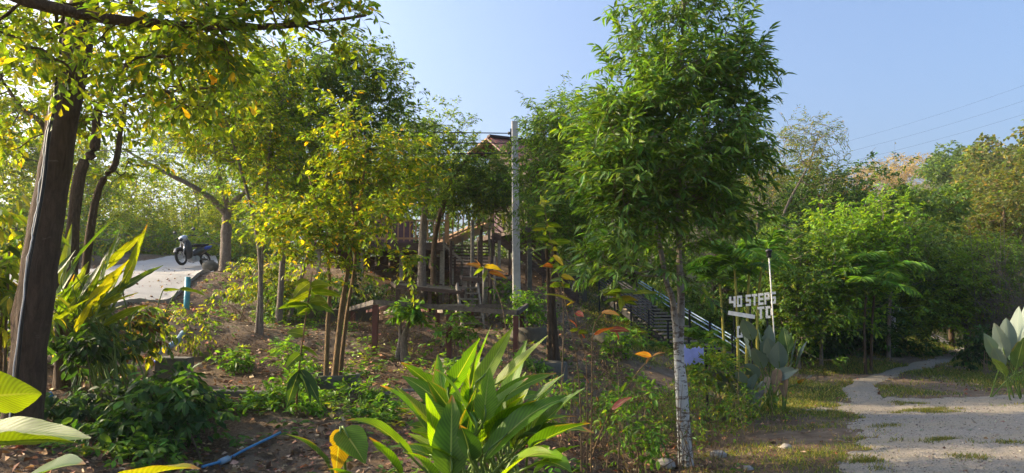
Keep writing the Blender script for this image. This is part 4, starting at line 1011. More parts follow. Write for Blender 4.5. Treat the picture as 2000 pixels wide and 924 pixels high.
for i, (nm, lab, st, bl, nt, fo, bk, sd) in enumerate([
  ('slope_tree', 'grey-trunked tree hiding the terrace wall, left of the roof gable', [([(824, 560, 18.5), (826, 450, 18.5), (838, 330, 18.5), (850, 240, 18.6)], .12, .03)], [(810, 290, 18.4, 75, 70, 1), (860, 300, 18.4, 60, 60, .8), (790, 360, 18, 80, 40, 1), (850, 240, 18.5, 40, 45, .5), (860, 365, 18.3, 55, 35, .8)], 130, F_MID, 'bark_grey', 8),
  ('slope_tree', 'leafy young tree with a dark stem directly below the roof gable', [([(850, 565, 19), (849, 470, 19), (880, 360, 18.8), (920, 300, 18.8)], .09, .03)], [(915, 352, 18.8, 65, 24, .8), (960, 362, 18.7, 55, 30, .8), (900, 382, 18.5, 60, 28, .8), (985, 385, 18.8, 40, 34, .6), (1010, 358, 19, 40, 34, .6), (1045, 400, 19.2, 40, 45, .6), (960, 398, 19.4, 55, 30, .5), (1000, 410, 19.6, 45, 30, .5), (940, 375, 18.5, 50, 30, .6)], 210, dict(F_MID, leaf=.095), 'bark_brown', 9),
  ('slope_tree', 'slim tree with drooping narrow leaves leaning over the top of the concrete pole', [([(1085, 700, 14.5), (1078, 560, 14.5), (1090, 380, 14.5), (1095, 210, 14.5)], .085, .02)], [(1095, 270, 14.5, 50, 75, .7), (1120, 330, 14, 80, 90, .9), (1080, 370, 14.3, 45, 80, .8), (1150, 260, 14, 60, 70, .8), (1140, 440, 13.8, 70, 60, .8)], 220, F_SLIM, 'bark_dark', 10),
  ('slope_tree', 'bare-stemmed slim tree beside the dark trunk right of the pole', [([(1072, 690, 14.2), (1072, 580, 14.2), (1062, 420, 14.3), (1045, 300, 14.4)], .05, .015)], [(1062, 300, 14.4, 26, 50, .4), (1058, 380, 14.4, 22, 50, .4), (1045, 245, 14.6, 25, 25, .3)], 26, dict(F_SLIM, twigs=3), 'bark_brown', 11)]):
    T(nm, lab, st, bl, nt, fo, bark=bk, seed=sd, clumps=45, cr=.26, dens=1.9, group='trees around the house on the slope')

# the main tree with the pale spotted trunk
T('white_trunk_tree', 'tall leafy tree with a forked pale spotted trunk and glossy drooping leaves',
  [([(1341, 884, 9.0), (1334, 770, 9), (1328, 690, 9), (1330, 600, 9), (1326, 480, 9), (1325, 350, 9), (1330, 180, 9), (1335, 20, 9), (1330, -60, 9)], .062, .012),
   ([(1328, 700, 9), (1318, 620, 8.95), (1300, 545, 8.9), (1280, 440, 8.8), (1240, 330, 8.7), (1190, 250, 8.7)], .042, .010)],
  [(1330, 20, 9, 105, 70, .65), (1345, 110, 9, 130, 75, .75), (1420, 130, 9, 65, 60, .5), (1260, 110, 8.9, 55, 60, .5), (1350, 220, 9, 150, 80, .95), (1470, 230, 9, 45, 45, .4), (1235, 240, 8.8, 75, 70, .7), (1155, 245, 8.8, 28, 45, .3),
   (1190, 330, 8.7, 85, 80, .8), (1330, 330, 9, 140, 80, 1.0), (1440, 300, 9, 65, 60, .6), (1190, 420, 8.7, 58, 60, .6), (1300, 430, 8.9, 120, 70, .9), (1215, 500, 8.6, 62, 38, .5), (1400, 400, 9, 50, 55, .5), (1320, 540, 8.6, 50, 35, .4)],
  330, F_MAIN, bark='bark_white', leaf='leaf_gloss', dens=2.1, seed=12, from_=.42, bare=(P(1430, 560, 8.9), .62), clumps=150, cr=.13, sides=16, tip_r=.0032, lift=.02)

# ------------------------------------------------------------------ woods to the right and behind
R_ = [
 ('airy_tree', 'thin airy tree with sparse olive twigs reaching above the dark bushes', [([(1500, 640, 24), (1515, 520, 24), (1530, 420, 24), (1575, 330, 24), (1598, 265, 24)], .07, .012), ([(1500, 640, 24), (1480, 450, 24), (1490, 340, 24)], .06, .015)], [(1560, 310, 24, 50, 60, 1.2), (1590, 270, 24, 28, 35, .6), (1620, 340, 24, 40, 35, .9), (1500, 360, 24, 60, 70, 1.3)], 90, F_AIRY, 'bark_grey', 21),
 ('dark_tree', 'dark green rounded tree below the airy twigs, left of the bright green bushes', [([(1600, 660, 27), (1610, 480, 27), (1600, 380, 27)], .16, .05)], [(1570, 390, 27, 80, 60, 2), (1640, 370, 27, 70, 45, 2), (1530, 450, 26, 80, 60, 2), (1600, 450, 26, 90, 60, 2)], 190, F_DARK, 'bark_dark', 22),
 ('bright_tree', 'bright green sunlit bushy tree beside the track, its thin pale stem showing', [([(1604, 722, 20.5), (1608, 620, 20.5), (1640, 500, 20.8), (1670, 430, 21)], .05, .02)], [(1650, 445, 21, 40, 32, .9), (1705, 440, 21.3, 45, 35, .9), (1625, 500, 20.6, 45, 45, .9), (1690, 510, 21, 60, 40, 1.0), (1660, 570, 20.8, 55, 40, .9), (1610, 570, 20.2, 40, 40, .7)], 210, F_BRIGHT, 'bark_grey', 23),
 ('mid_green_tree', 'medium green leafy tree between the letter sign and the brighter bushy tree', [([(1560, 715, 20), (1556, 600, 20), (1565, 500, 20)], .05, .02)], [(1560, 520, 20, 55, 55, 1), (1530, 590, 19.6, 50, 60, .9), (1590, 600, 19.8, 50, 55, .9), (1520, 490, 20.5, 45, 40, .8), (1560, 660, 19.6, 50, 35, .7)], 170, dict(F_BRIGHT, col=[(.065, .12, .026), (.09, .15, .028), (.045, .085, .022), (.12, .14, .03)], w=[4, 3, 3, 1], leaf=.12), 'bark_grey', 35),
 ('mid_green_tree', 'medium green bushy tree directly right of the brighter tree, above the dark hollow', [([(1735, 700, 22.5), (1738, 600, 22.5), (1745, 500, 22.5)], .06, .03)], [(1745, 495, 22.5, 50, 40, 1.1), (1785, 470, 23.5, 50, 30, 1)], 110, dict(F_BRIGHT, col=[(.07, .115, .026), (.10, .14, .028), (.045, .08, .022)], leaf=.13), 'bark_grey', 36),
 ('arching_tree', 'low layered tree whose pale green boughs reach out over the start of the track', [([(1890, 690, 26), (1880, 600, 25.5), (1850, 540, 25)], .09, .03)], [(1850, 545, 24.6, 85, 14, 1.3), (1870, 590, 24.6, 80, 12, 1.3), (1900, 500, 25.5, 70, 20, 1.3), (1830, 630, 24.4, 45, 9, .8), (1930, 560, 25.5, 50, 25, 1), (1810, 600, 24.2, 50, 10, .9)], 190, F_LAYER, 'bark_dark', 37),
 ('mid_green_tree', 'mid green tree with layered leaves in front of the dark hollow above the track', [([(1765, 690, 27), (1760, 590, 27), (1770, 480, 27), (1760, 410, 27)], .13, .05)], [(1745, 410, 27, 75, 30, 1.8), (1810, 400, 28, 55, 30, 1.6), (1770, 440, 27, 60, 25, 1.4), (1720, 440, 26.5, 55, 40, 1.5)], 140, dict(F_BRIGHT, col=MG, leaf=.17), 'bark_brown', 24),
 ('arching_tree', 'spreading tree with flat layers of leaves arching low over the track', [([(1860, 664, 30), (1850, 580, 29), (1815, 520, 28), (1790, 490, 27.5)], .11, .04)], [(1830, 540, 27, 90, 20, 1.6), (1800, 580, 26.5, 75, 20, 1.5), (1860, 590, 27, 85, 18, 1.6), (1820, 620, 26.5, 60, 12, 1.2), (1890, 510, 28, 75, 30, 1.6), (1780, 530, 27, 50, 22, 1.2)], 170, F_LAYER, 'bark_dark', 25),
 ('pale_trunk_tree', 'slim white-barked tree leaning at the wood edge beside the track', [([(1752, 690, 24), (1744, 610, 24), (1740, 530, 24), (1735, 470, 24)], .07, .04)], [(1730, 520, 24, 60, 40, 1.2), (1770, 480, 25, 40, 40, 1)], 60, F_DARK, 'bark_white', 26),
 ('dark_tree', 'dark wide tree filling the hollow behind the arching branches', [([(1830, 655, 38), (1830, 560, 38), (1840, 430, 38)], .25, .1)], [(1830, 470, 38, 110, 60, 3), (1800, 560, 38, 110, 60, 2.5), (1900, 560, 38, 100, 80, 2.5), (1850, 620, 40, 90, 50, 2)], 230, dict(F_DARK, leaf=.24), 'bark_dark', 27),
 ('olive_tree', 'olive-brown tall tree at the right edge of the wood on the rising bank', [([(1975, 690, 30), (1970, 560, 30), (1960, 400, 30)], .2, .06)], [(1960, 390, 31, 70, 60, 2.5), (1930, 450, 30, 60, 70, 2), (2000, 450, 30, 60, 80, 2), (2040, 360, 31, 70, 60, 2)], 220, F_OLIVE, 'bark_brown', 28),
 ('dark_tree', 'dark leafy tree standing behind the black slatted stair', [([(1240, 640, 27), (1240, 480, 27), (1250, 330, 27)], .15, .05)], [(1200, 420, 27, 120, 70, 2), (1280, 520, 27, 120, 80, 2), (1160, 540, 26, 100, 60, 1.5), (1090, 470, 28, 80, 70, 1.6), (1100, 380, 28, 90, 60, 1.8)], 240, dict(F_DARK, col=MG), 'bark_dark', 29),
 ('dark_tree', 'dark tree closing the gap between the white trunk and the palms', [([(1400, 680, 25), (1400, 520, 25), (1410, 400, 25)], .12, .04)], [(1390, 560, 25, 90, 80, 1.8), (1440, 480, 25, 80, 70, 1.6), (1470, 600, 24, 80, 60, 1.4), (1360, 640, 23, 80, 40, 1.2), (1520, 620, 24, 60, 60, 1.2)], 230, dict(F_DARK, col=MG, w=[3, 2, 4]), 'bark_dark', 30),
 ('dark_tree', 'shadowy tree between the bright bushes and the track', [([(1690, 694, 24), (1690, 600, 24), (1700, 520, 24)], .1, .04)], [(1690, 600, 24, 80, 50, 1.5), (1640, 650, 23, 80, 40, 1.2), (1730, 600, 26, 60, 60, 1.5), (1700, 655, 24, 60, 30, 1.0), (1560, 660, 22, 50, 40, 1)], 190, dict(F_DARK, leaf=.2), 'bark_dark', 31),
 ('slope_tree', 'broad tree behind the house whose crown shows left of the roof', [([(760, 545, 27), (770, 430, 27), (790, 320, 27)], .2, .05)], [(760, 330, 27, 110, 60, 2), (700, 420, 27, 110, 60, 2), (830, 380, 28, 80, 60, 2), (620, 400, 27, 100, 70, 2), (760, 450, 26, 110, 50, 2), (860, 470, 27.5, 90, 45, 1.5), (960, 470, 28, 80, 40, 1.5), (660, 490, 26, 90, 40, 1.5)], 300, dict(F_DARK, col=MG), 'bark_brown', 32),
 ('slope_tree', 'rounded tree behind the house to the right of the roof and pole', [([(1050, 560, 30), (1050, 450, 30), (1050, 330, 30)], .2, .05)], [(1040, 350, 30, 70, 50, 2), (1090, 300, 30, 80, 60, 2), (1010, 420, 30, 80, 50, 2)], 150, dict(F_DARK, col=MG), 'bark_brown', 33),
]
for nm, lab, st, bl, nt, fo, bk, sd in R_:
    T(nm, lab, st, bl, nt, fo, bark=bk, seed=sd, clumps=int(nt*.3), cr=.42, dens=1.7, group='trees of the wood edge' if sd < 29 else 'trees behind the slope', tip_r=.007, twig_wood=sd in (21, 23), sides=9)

# brown twig thicket on the right and behind the palms
def thicket(name, label, cpts, n, L, seed, col='bark_grey', r=.008, lean=.35, group=None):
    rng = np.random.default_rng(seed); b = np.array(cpts[0]); root = thing(name, label, 'thicket', b, 0, group)
    C = np.array(cpts); k = rng.integers(0, len(C), n); s = C[k] + rng.normal(size=(n, 3))*[.5, .5, 0]; s[:, 2] = H(s[:, 0], s[:, 1])-.05
    d = nrm(np.array([0, 0, 1.])+lean*rng.normal(size=(n, 3))); t = np.linspace(0, 1, 7); Lr = L*rng.uniform(.5, 1.1, n)
    bend = rng.normal(size=(n, 1, 3))*[1, 1, .2]*.25
    c = s[:, None]+d[:, None]*(Lr[:, None]*t)[..., None] + bend*(Lr[:, None]*t**2)[..., None]
    rr = r*np.linspace(1, .3, 7)[None]*rng.uniform(.6, 1.4, (n, 1)); V, Q = tubes(c, rr, 4); wood = [(V, Q, M[col])]
    m = n*7; j = rng.integers(0, n, m); q = rng.uniform(.25, .95, m); i0 = (q*6).astype(int); st = c[j, i0]; dd = nrm(d[j]+.8*rng.normal(size=(m, 3))); l2 = L*.28*rng.uniform(.4, 1.2, m)
    c2 = st[:, None]+dd[:, None]*(l2[:, None]*np.linspace(0, 1, 4))[..., None] + .12*rng.normal(size=(m, 1, 3))*(l2[:, None]*np.linspace(0, 1, 4)**2)[..., None]
    V, Q = tubes(c2, np.full((m, 4), r*.38)*np.linspace(1, .4, 4), 3); wood.append((V, Q, M[col]))
    return root, c, c2, rng, b, wood
def leafy_thicket(name, label, cpts, n, L, seed, leaf, cols, wts, nl, **k):
    root, c, c2, rng, b, wood = thicket(name, label, cpts, n, L, seed, **k)
    j = rng.integers(0, len(c2), nl); pos = c2[j, rng.integers(1, 4, nl)]
    leaves_mesh('foliage', pos, rng.normal(size=(nl, 3))-[0, 0, .3], np.array([0, 0, 1.])+.6*rng.normal(size=(nl, 3)), leaf*rng.uniform(.6, 1.2, nl), pal(rng, nl, cols, wts), 'simple', M['leaf'], root, b, wood=wood)
leafy_thicket('dry_thicket', 'tall brown leafless thicket on the bank above the right-hand broad-leaved plant', [on(P(x, 690, d)) for x, d in ((1935, 25), (1955, 26), (1975, 24.5), (1995, 25), (1960, 27), (2015, 23))], 240, 4.2, 41, .10, [(.12, .10, .05), (.07, .09, .03)], [2, 1], 2600, r=.014, lean=.22)
leafy_thicket('dry_thicket', 'grey tangle of dry twigs behind the palm crown', [on(P(x, 600, 25.5)) for x in (1430, 1460, 1490, 1520)], 120, 6.2, 42, .09, [(.13, .12, .07), (.09, .10, .04)], [2, 1], 1400, r=.016, lean=.25)
leafy_thicket('twig_thicket', 'thicket of thin pale stems in the ditch left of the white trunk', [on(P(x, y, d)) for x, y, d in ((1130, 890, 8), (1160, 860, 8.4), (1200, 850, 8.6), (1240, 840, 9), (1260, 800, 9.8), (1180, 790, 10), (1290, 860, 9))], 100, 1.2, 43, .06, [(.05, .09, .02), (.08, .10, .02), (.13, .075, .03)], [3, 2, 2], 420, col='twig', r=.005, lean=.3)
leafy_thicket('twig_thicket', 'low mixed scrub with upright stems directly behind the white trunk', [on(P(x, y, d)) for x, y, d in ((1270, 770, 11), (1310, 760, 11.5), (1370, 780, 11), (1250, 745, 12), (1390, 770, 12))], 55, .9, 44, .08, [(.05, .10, .02), (.08, .14, .02), (.14, .16, .02)], [3, 3, 1], 2200, col='twig', r=.006, lean=.2)
leafy_thicket('dry_scrub', 'dead brushwood heaped under the unfinished deck frame', [on(P(x, y, d)) for x, y, d in ((760, 660, 14.5), (820, 650, 15), (900, 655, 14.6), (960, 650, 14.5), (720, 650, 15.2))], 130, .6, 45, .06, [(.10, .08, .04), (.06, .09, .02)], [3, 1], 900, col='twig', r=.005, lean=.9)
leafy_thicket('dry_scrub', 'brown brush under the low dark platform and plank stair', [on(P(x, y, d)) for x, y, d in ((700, 600, 19), (800, 590, 18.5), (860, 590, 18.6), (960, 600, 18), (620, 610, 18))], 140, .8, 46, .08, [(.06, .10, .02), (.10, .08, .04)], [3, 1], 2600, col='twig', r=.006, lean=.6)

# ------------------------------------------------------------------ distant trees: a few kinds, copied
def forest_kind(name, hgt, wid, n_tip, fol, seed, bark='bark_grey', leaf='leaf', trunk_r=.16, bot=.3):
    rng = np.random.default_rng(seed)
    root = thing(name, 'x', 'tree', (0, 0, 0))
    S = np.array([[0, 0, -.6], [.1*rng.normal(), .1*rng.normal(), hgt*.25], [.3*rng.normal(), .3*rng.normal(), hgt*.5], [.3*rng.normal(), .3*rng.normal(), hgt*.72]])
    c, r = stem_obj(S, trunk_r, trunk_r*.25, M[bark], root, (0, 0, 0), n=14, sides=7)
    B = []
    for k in range(9):
        a = rng.uniform(0, 6.28); q = rng.random()**.5*wid*.55; zz = hgt*rng.uniform(bot+.12, .9); sh = 1-.45*abs((zz/hgt-.6)/.4)
        B.append((np.array([q*math.cos(a)*sh, q*math.sin(a)*sh, zz]), np.array([wid*.42, wid*.42, hgt*.13])*rng.uniform(.7, 1.15)))
    tips = sample_blobs(rng, B, n_tip, int(n_tip*.3), wid*.085)
    paths, w, out = grow(rng, c[int(len(c)*.25):], None, tips, .1)
    V, Q = tubes(paths, (.012*w**.42)[:, None]*np.linspace(1, .5, 5)[None], 4); wood = [(V, Q, M[bark])]
    pos, ax, nor, ln, poly = twigs(rng, tips, out, fol); col = pal(rng, len(pos), fol['col'], fol['w'], .25)
    leaves_mesh('crown', pos, ax, nor, ln, col, fol['kind'], M[leaf], root, wood=wood)
    return root
def place(proto, spots, labels, group, first=True):
    for i, (px, py, d, s, rz) in enumerate(spots):
        o = proto if (i == 0 and first) else copy_tree(proto)
        p = on(P(px, py, d)); o.location = p; o.rotation_euler = (0, 0, rz); o.scale = (s, s, s*(1+.15*math.sin(i*2.1)))
        o['label'] = labels if isinstance(labels, str) else labels[i]; o['group'] = group
FF = dict(twigs=5, twig=.7, nleaf=8, spread=.35, leaf=.30, kind='wide', ldroop=.3, njit=.6)
kA = forest_kind('hill_tree', 8.5, 5.2, 150, dict(FF, col=[(.045, .08, .02), (.07, .11, .025), (.03, .055, .016)], w=[3, 3, 2]), 51)
kB = forest_kind('hill_tree', 9.5, 5.0, 130, dict(FF, col=[(.075, .085, .026), (.06, .085, .024), (.13, .105, .04)], w=[3, 4, 1]), 52)
kC = forest_kind('pale_hill_tree', 9, 4.6, 80, dict(FF, twigs=4, leaf=.22, col=[(.20, .15, .08), (.24, .17, .11), (.13, .12, .05)], w=[3, 2, 2]), 53)
kD = forest_kind('roadside_tree', 6.5, 4.4, 130, dict(FF, leaf=.17, twig=.5, col=[(.13, .17, .018), (.08, .13, .02), (.19, .20, .02)], w=[3, 3, 2]), 54, trunk_r=.11)
rg = np.random.default_rng(9)
spA = [(1870, 400, 75, 1.15, 1), (1900, 430, 62, 1.0, 2), (1690, 470, 62, .62, 3), (1760, 470, 58, .6, 4), (1640, 480, 55, .62, 5), (1820, 480, 55, .6, 6), (1580, 500, 50, .68, 1.5), (1500, 520, 46, .8, 2.5), (1420, 530, 44, .9, 3.5), (1340, 540, 44, .9, 4.5),
       (1950, 500, 48, .9, .5), (2060, 480, 55, 1.1, 1.1), (1250, 540, 46, .9, 2), (1850, 520, 45, .6, 3), (1740, 540, 44, .55, 5), (1660, 560, 42, .55, 1), (2010, 560, 40, .8, 2), (1100, 540, 46, .8, 4), (980, 530, 44, .8, 3), (860, 520, 42, .75, 1), (740, 520, 42, .8, 2), (640, 510, 42, .8, 5), (1560, 600, 36, .75, 3)]
place(kA, spA, 'dark green crowned tree merged into the wooded hillside', 'dark green trees of the wooded hillside')
spB = [(1975, 420, 66, 1.15, 1), (2000, 470, 55, 1.2, 2), (1930, 410, 80, 1.1, 3), (2080, 420, 60, 1.2, 4), (1960, 540, 42, 1, 5), (1800, 440, 78, .55, 2)]
place(kB, spB, 'olive-brown tree on the wooded hillside near the right skyline', 'olive trees of the wooded hillside')
spC = [(x, y, d, s, i) for i, (x, y, d, s) in enumerate([(1690, 395, 118, 1.0), (1715, 398, 115, .95), (1740, 395, 120, 1.05), (1765, 398, 118, 1.0), (1790, 400, 122, 1.0), (1815, 400, 118, .9), (1725, 410, 105, .8), (1780, 412, 104, .8), (1670, 410, 105, .9)])]
place(kC, spC, 'pale bare-branched tree on the far hazy ridge', 'pale trees on the far ridge')
spD = [(385, 480, 40, .75, 1), (300, 492, 44, .7, 2), (345, 490, 52, .65, 3), (250, 495, 40, .8, 4), (150, 500, 36, .9, 5), (60, 505, 34, 1.0, 6), (-30, 505, 32, 1.1, 1.5), (430, 490, 46, .9, 2.2), (-150, 520, 30, 1.2, 3), (-280, 520, 28, 1.2, 4), (520, 500, 40, .9, 1), (200, 500, 46, .85, 2.4), (100, 500, 44, .9, 3.1), (10, 500, 42, .9, 4.4), (270, 495, 58, .8, .4), (330, 490, 64, .75, 5.1), (410, 490, 58, .85, 1.9), (470, 490, 52, .9, 3.7), (600, 500, 46, .9, 4.9), (170, 520, 31, .55, 1.2), (290, 505, 36, .42, 2.2), (240, 503, 33, .3, .4), (340, 499, 42, .42, 1.4), (130, 508, 29, .36, 2.9), (425, 505, 37, .42, 3.9), (465, 505, 36, .42, 5.6)]
place(kD, spD, ['bright yellow-green tree beyond the road crest, behind the motorbike', 'low tree beyond the far road edge, left of the motorbike', 'small far tree at the top of the concrete road', 'sunlit tree across the road above the ginger leaves',
   'yellow-green tree across the road behind the twin-stemmed tree', 'tree across the road behind the big leaning trunk', 'tree at the picture edge behind the big leaning trunk', 'tree beyond the road behind the pale grey trunk', 'roadside tree out past the big leaning trunk', 'outermost roadside tree past the big leaning trunk', 'tree beyond the road behind the bushy tree'] + ['yellow-green tree in the row beyond the far road edge']*17, 'trees beyond the concrete road')

kE = forest_kind('crest_bush', 1.7, 3.2, 90, dict(FF, leaf=.13, twig=.35, spread=.2, col=[(.10, .14, .018), (.06, .11, .018), (.16, .17, .02)], w=[3, 3, 1.5]), 55, trunk_r=.04, bot=-.05); kE['category'] = 'bush'
place(kE, [(x_, 500, d_, s_, i*1.3) for i, (x_, d_, s_) in enumerate([(60, 26, 1.2), (130, 29, 1.2), (185, 31, 1.1), (235, 33, 1.1), (280, 35, 1.0), (318, 38, 1.0), (345, 43, 1.1), (372, 46, 1.2), (395, 42, 1.1), (425, 38, 1.2), (455, 36, 1.2), (490, 34, 1.3), (530, 32, 1.3), (20, 24, 1.3), (210, 37, 1.5), (300, 42, 1.5), (410, 48, 1.8)])], 'low yellow-green bush in the ragged row beyond the far road edge', 'bushes beyond the far road edge')

# ------------------------------------------------------------------ shrubs
def shrub(name, label, base, blobs, n_tip, fol, seed, stems=4, bark='twig', leaf='leaf', group=None, cat='shrub', r=.014, clumps=14, cr=.12):
    rng = np.random.default_rng(seed); b = on(base); S = []
    for k in range(stems):
        bl = blobs[rng.integers(0, len(blobs))]; c = P(*bl[:3]); st = b + rng.normal(size=3)*[.12, .12, 0]
        S.append(([st, st*.5+c*.5+rng.normal(size=3)*.06, c], r, r*.4))
    return tree(name, label, S, blobs, n_tip, fol, bark=bark, leaf=leaf, seed=seed, group=group, cat=cat, clumps=clumps, cr=cr, tip_r=.0025, from_=.2, sides=6)
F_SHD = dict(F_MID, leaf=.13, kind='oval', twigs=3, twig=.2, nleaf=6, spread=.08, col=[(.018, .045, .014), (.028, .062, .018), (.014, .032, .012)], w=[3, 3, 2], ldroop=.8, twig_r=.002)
F_SHY = dict(F_SHD, leaf=.11, col=[(.15, .17, .016), (.10, .14, .016), (.26, .22, .016), (.055, .10, .016)], w=[3, 3.5, .8, 3])
F_SHG = dict(F_SHD, leaf=.10, col=[(.06, .13, .018), (.09, .17, .02), (.04, .09, .016)], ldroop=.3)
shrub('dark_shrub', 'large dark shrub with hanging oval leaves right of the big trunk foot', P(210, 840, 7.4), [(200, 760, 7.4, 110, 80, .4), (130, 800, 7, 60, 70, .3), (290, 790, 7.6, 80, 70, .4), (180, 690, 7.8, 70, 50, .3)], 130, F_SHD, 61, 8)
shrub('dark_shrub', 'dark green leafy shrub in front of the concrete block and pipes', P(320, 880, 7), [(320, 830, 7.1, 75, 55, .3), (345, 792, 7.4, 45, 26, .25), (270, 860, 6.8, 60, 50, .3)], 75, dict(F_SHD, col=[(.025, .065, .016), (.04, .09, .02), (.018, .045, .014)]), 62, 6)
shrub('yellow_shrub', 'sunlit yellow-leaved shrub below the pale trunk beside the road edge', P(480, 650, 15), [(480, 575, 15.2, 55, 38, .7), (530, 560, 15.5, 50, 50, .7), (445, 592, 15, 35, 25, .4), (500, 520, 16, 50, 25, .6)], 110, F_SHY, 63, 7)
shrub('green_shrub', 'dense green shrub on the slope behind the yellow tree, below the bushy crown', P(570, 650, 15.6), [(560, 600, 15.5, 60, 50, .7), (600, 570, 16, 60, 45, .7), (520, 620, 15, 50, 35, .5)], 110, dict(F_SHG, col=[(.05, .10, .02), (.035, .075, .018), (.08, .13, .02)]), 64, 7)
shrub('small_shrub', 'small yellow-green shrub growing over the upper end of the pale pipe', P(372, 690, 11.6), [(372, 640, 11.6, 24, 30, .2)], 22, dict(F_SHY, leaf=.08), 65, 3)
shrub('green_shrub', 'leafy green shrub at the foot of the concrete pole', P(1045, 650, 16.4), [(1050, 600, 16.4, 45, 40, .5), (1020, 620, 16.4, 25, 30, .3)], 60, F_SHG, 66, 5)
shrub('green_shrub', 'small green bush by the grey ring below the black slatted stair', P(1205, 705, 15.4), [(1205, 665, 15.4, 35, 32, .35)], 34, F_SHG, 67, 4)
shrub('green_shrub', 'low yellow-green bushy plants to the left of the pale-leaved plant', P(1400, 790, 12.4), [(1400, 740, 12.4, 45, 38, .4), (1440, 780, 12.2, 40, 35, .35), (1380, 700, 13.2, 35, 30, .4)], 80, dict(F_SHG, col=[(.10, .15, .018), (.06, .12, .018), (.16, .18, .02)]), 68, 6)
shrub('green_shrub', 'small leafy bush growing out of the ditch beside the thin pale stems', P(1250, 890, 8.3), [(1250, 820, 8.4, 30, 50, .25), (1240, 860, 8.2, 40, 30, .25)], 38, dict(F_SHG, leaf=.085), 69, 4)
shrub('green_shrub', 'leafy weed shrub behind the middle rusty deck post', P(890, 690, 13), [(890, 650, 13, 38, 28, .3)], 30, F_SHG, 70, 4)
shrub('green_shrub', 'green bush among the uprights next to the plank stair', P(975, 615, 18), [(975, 575, 18.4, 35, 26, .5)], 36, F_SHG, 71, 4)
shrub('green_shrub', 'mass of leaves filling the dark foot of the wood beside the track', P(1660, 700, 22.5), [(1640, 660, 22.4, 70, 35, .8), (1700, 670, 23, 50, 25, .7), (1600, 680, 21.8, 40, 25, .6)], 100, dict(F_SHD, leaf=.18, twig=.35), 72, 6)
shrub('green_shrub', 'round green bush under the olive tree at the track side', P(1925, 715, 19.5), [(1925, 670, 20, 30, 30, .6), (1900, 690, 20.5, 25, 22, .5)], 50, dict(F_SHD, leaf=.14), 73, 5)
shrub('yellow_shrub', 'tall yellow-lit leaves crowding left of the big leaning trunk', P(0, 720, 7), [(20, 470, 6.8, 40, 50, .3), (-30, 540, 6.8, 60, 80, .4), (15, 600, 7, 30, 60, .3)], 60, dict(F_SHY, leaf=.2, kind='lance', twig=.3), 74, 6)
shrub('tangled_shrub', 'withered tangle of dry and yellow leaves in front of the road edge', P(220, 720, 9.4), [(200, 620, 9.3, 80, 35, .4), (260, 640, 9.4, 40, 35, .3), (150, 650, 9.2, 50, 40, .3), (220, 690, 9.6, 70, 30, .3)], 85, dict(F_SHY, leaf=.13, kind='oval', col=[(.20, .21, .018), (.06, .10, .018), (.09, .055, .03), (.035, .06, .016)], w=[1.5, 3, 1.5, 3]), 75, 7)
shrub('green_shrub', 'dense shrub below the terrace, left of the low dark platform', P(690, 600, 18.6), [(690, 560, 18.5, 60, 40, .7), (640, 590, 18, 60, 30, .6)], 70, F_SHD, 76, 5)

# weeds around the yellow tree foot
for i, (px, py, d, rx, ry, lab) in enumerate([(560, 800, 8.6, 45, 22, 'low leafy weed clump at the foot of the tall sapling'), (690, 770, 9.7, 55, 35, 'leafy weeds growing around the foot of the yellow tree'), (620, 810, 8.8, 60, 35, 'dark strap-leaved weeds below the yellow tree stems'),
     (410, 810, 8.4, 50, 30, 'bright green weeds between the dark shrub and the kerb beam'), (500, 790, 8.8, 35, 25, 'small pale green weed below the kerb beam'), (465, 710, 11, 22, 20, 'weed sprig on the bare earth above the kerb beam'), (260, 905, 6.3, 60, 25, 'green weeds at the foot of the dark shrub'), (560, 700, 10.9, 35, 25, 'weed tuft on the slope left of the yellow tree'),
     (730, 840, 8.3, 50, 30, 'dark weeds in front of the bare slope'), (600, 752, 9.6, 30, 20, 'leafy sprigs against the front of the half buried planter ring'), (880, 742, 11.9, 30, 20, 'weeds half hiding the planter ring behind the bright clump'), (1050, 735, 12.6, 28, 16, 'weeds before the open planter ring by the brown trunks'), (1080, 800, 9.8, 50, 35, 'green weeds right behind the large bright-leaved plant'), (1190, 800, 9.6, 40, 35, 'low weeds at the foot of the thin pale stems')]):
    shrub('weed_clump', lab, P(px, py+ry, d), [(px, py, d, rx, ry*.7, .25)], 26, dict(F_SHG, leaf=.085, twig=.16, kind='oval' if i != 2 else 'lance'), 80+i, 3, group='weeds on the slope', cat='weeds', r=.006, clumps=9, cr=.09)

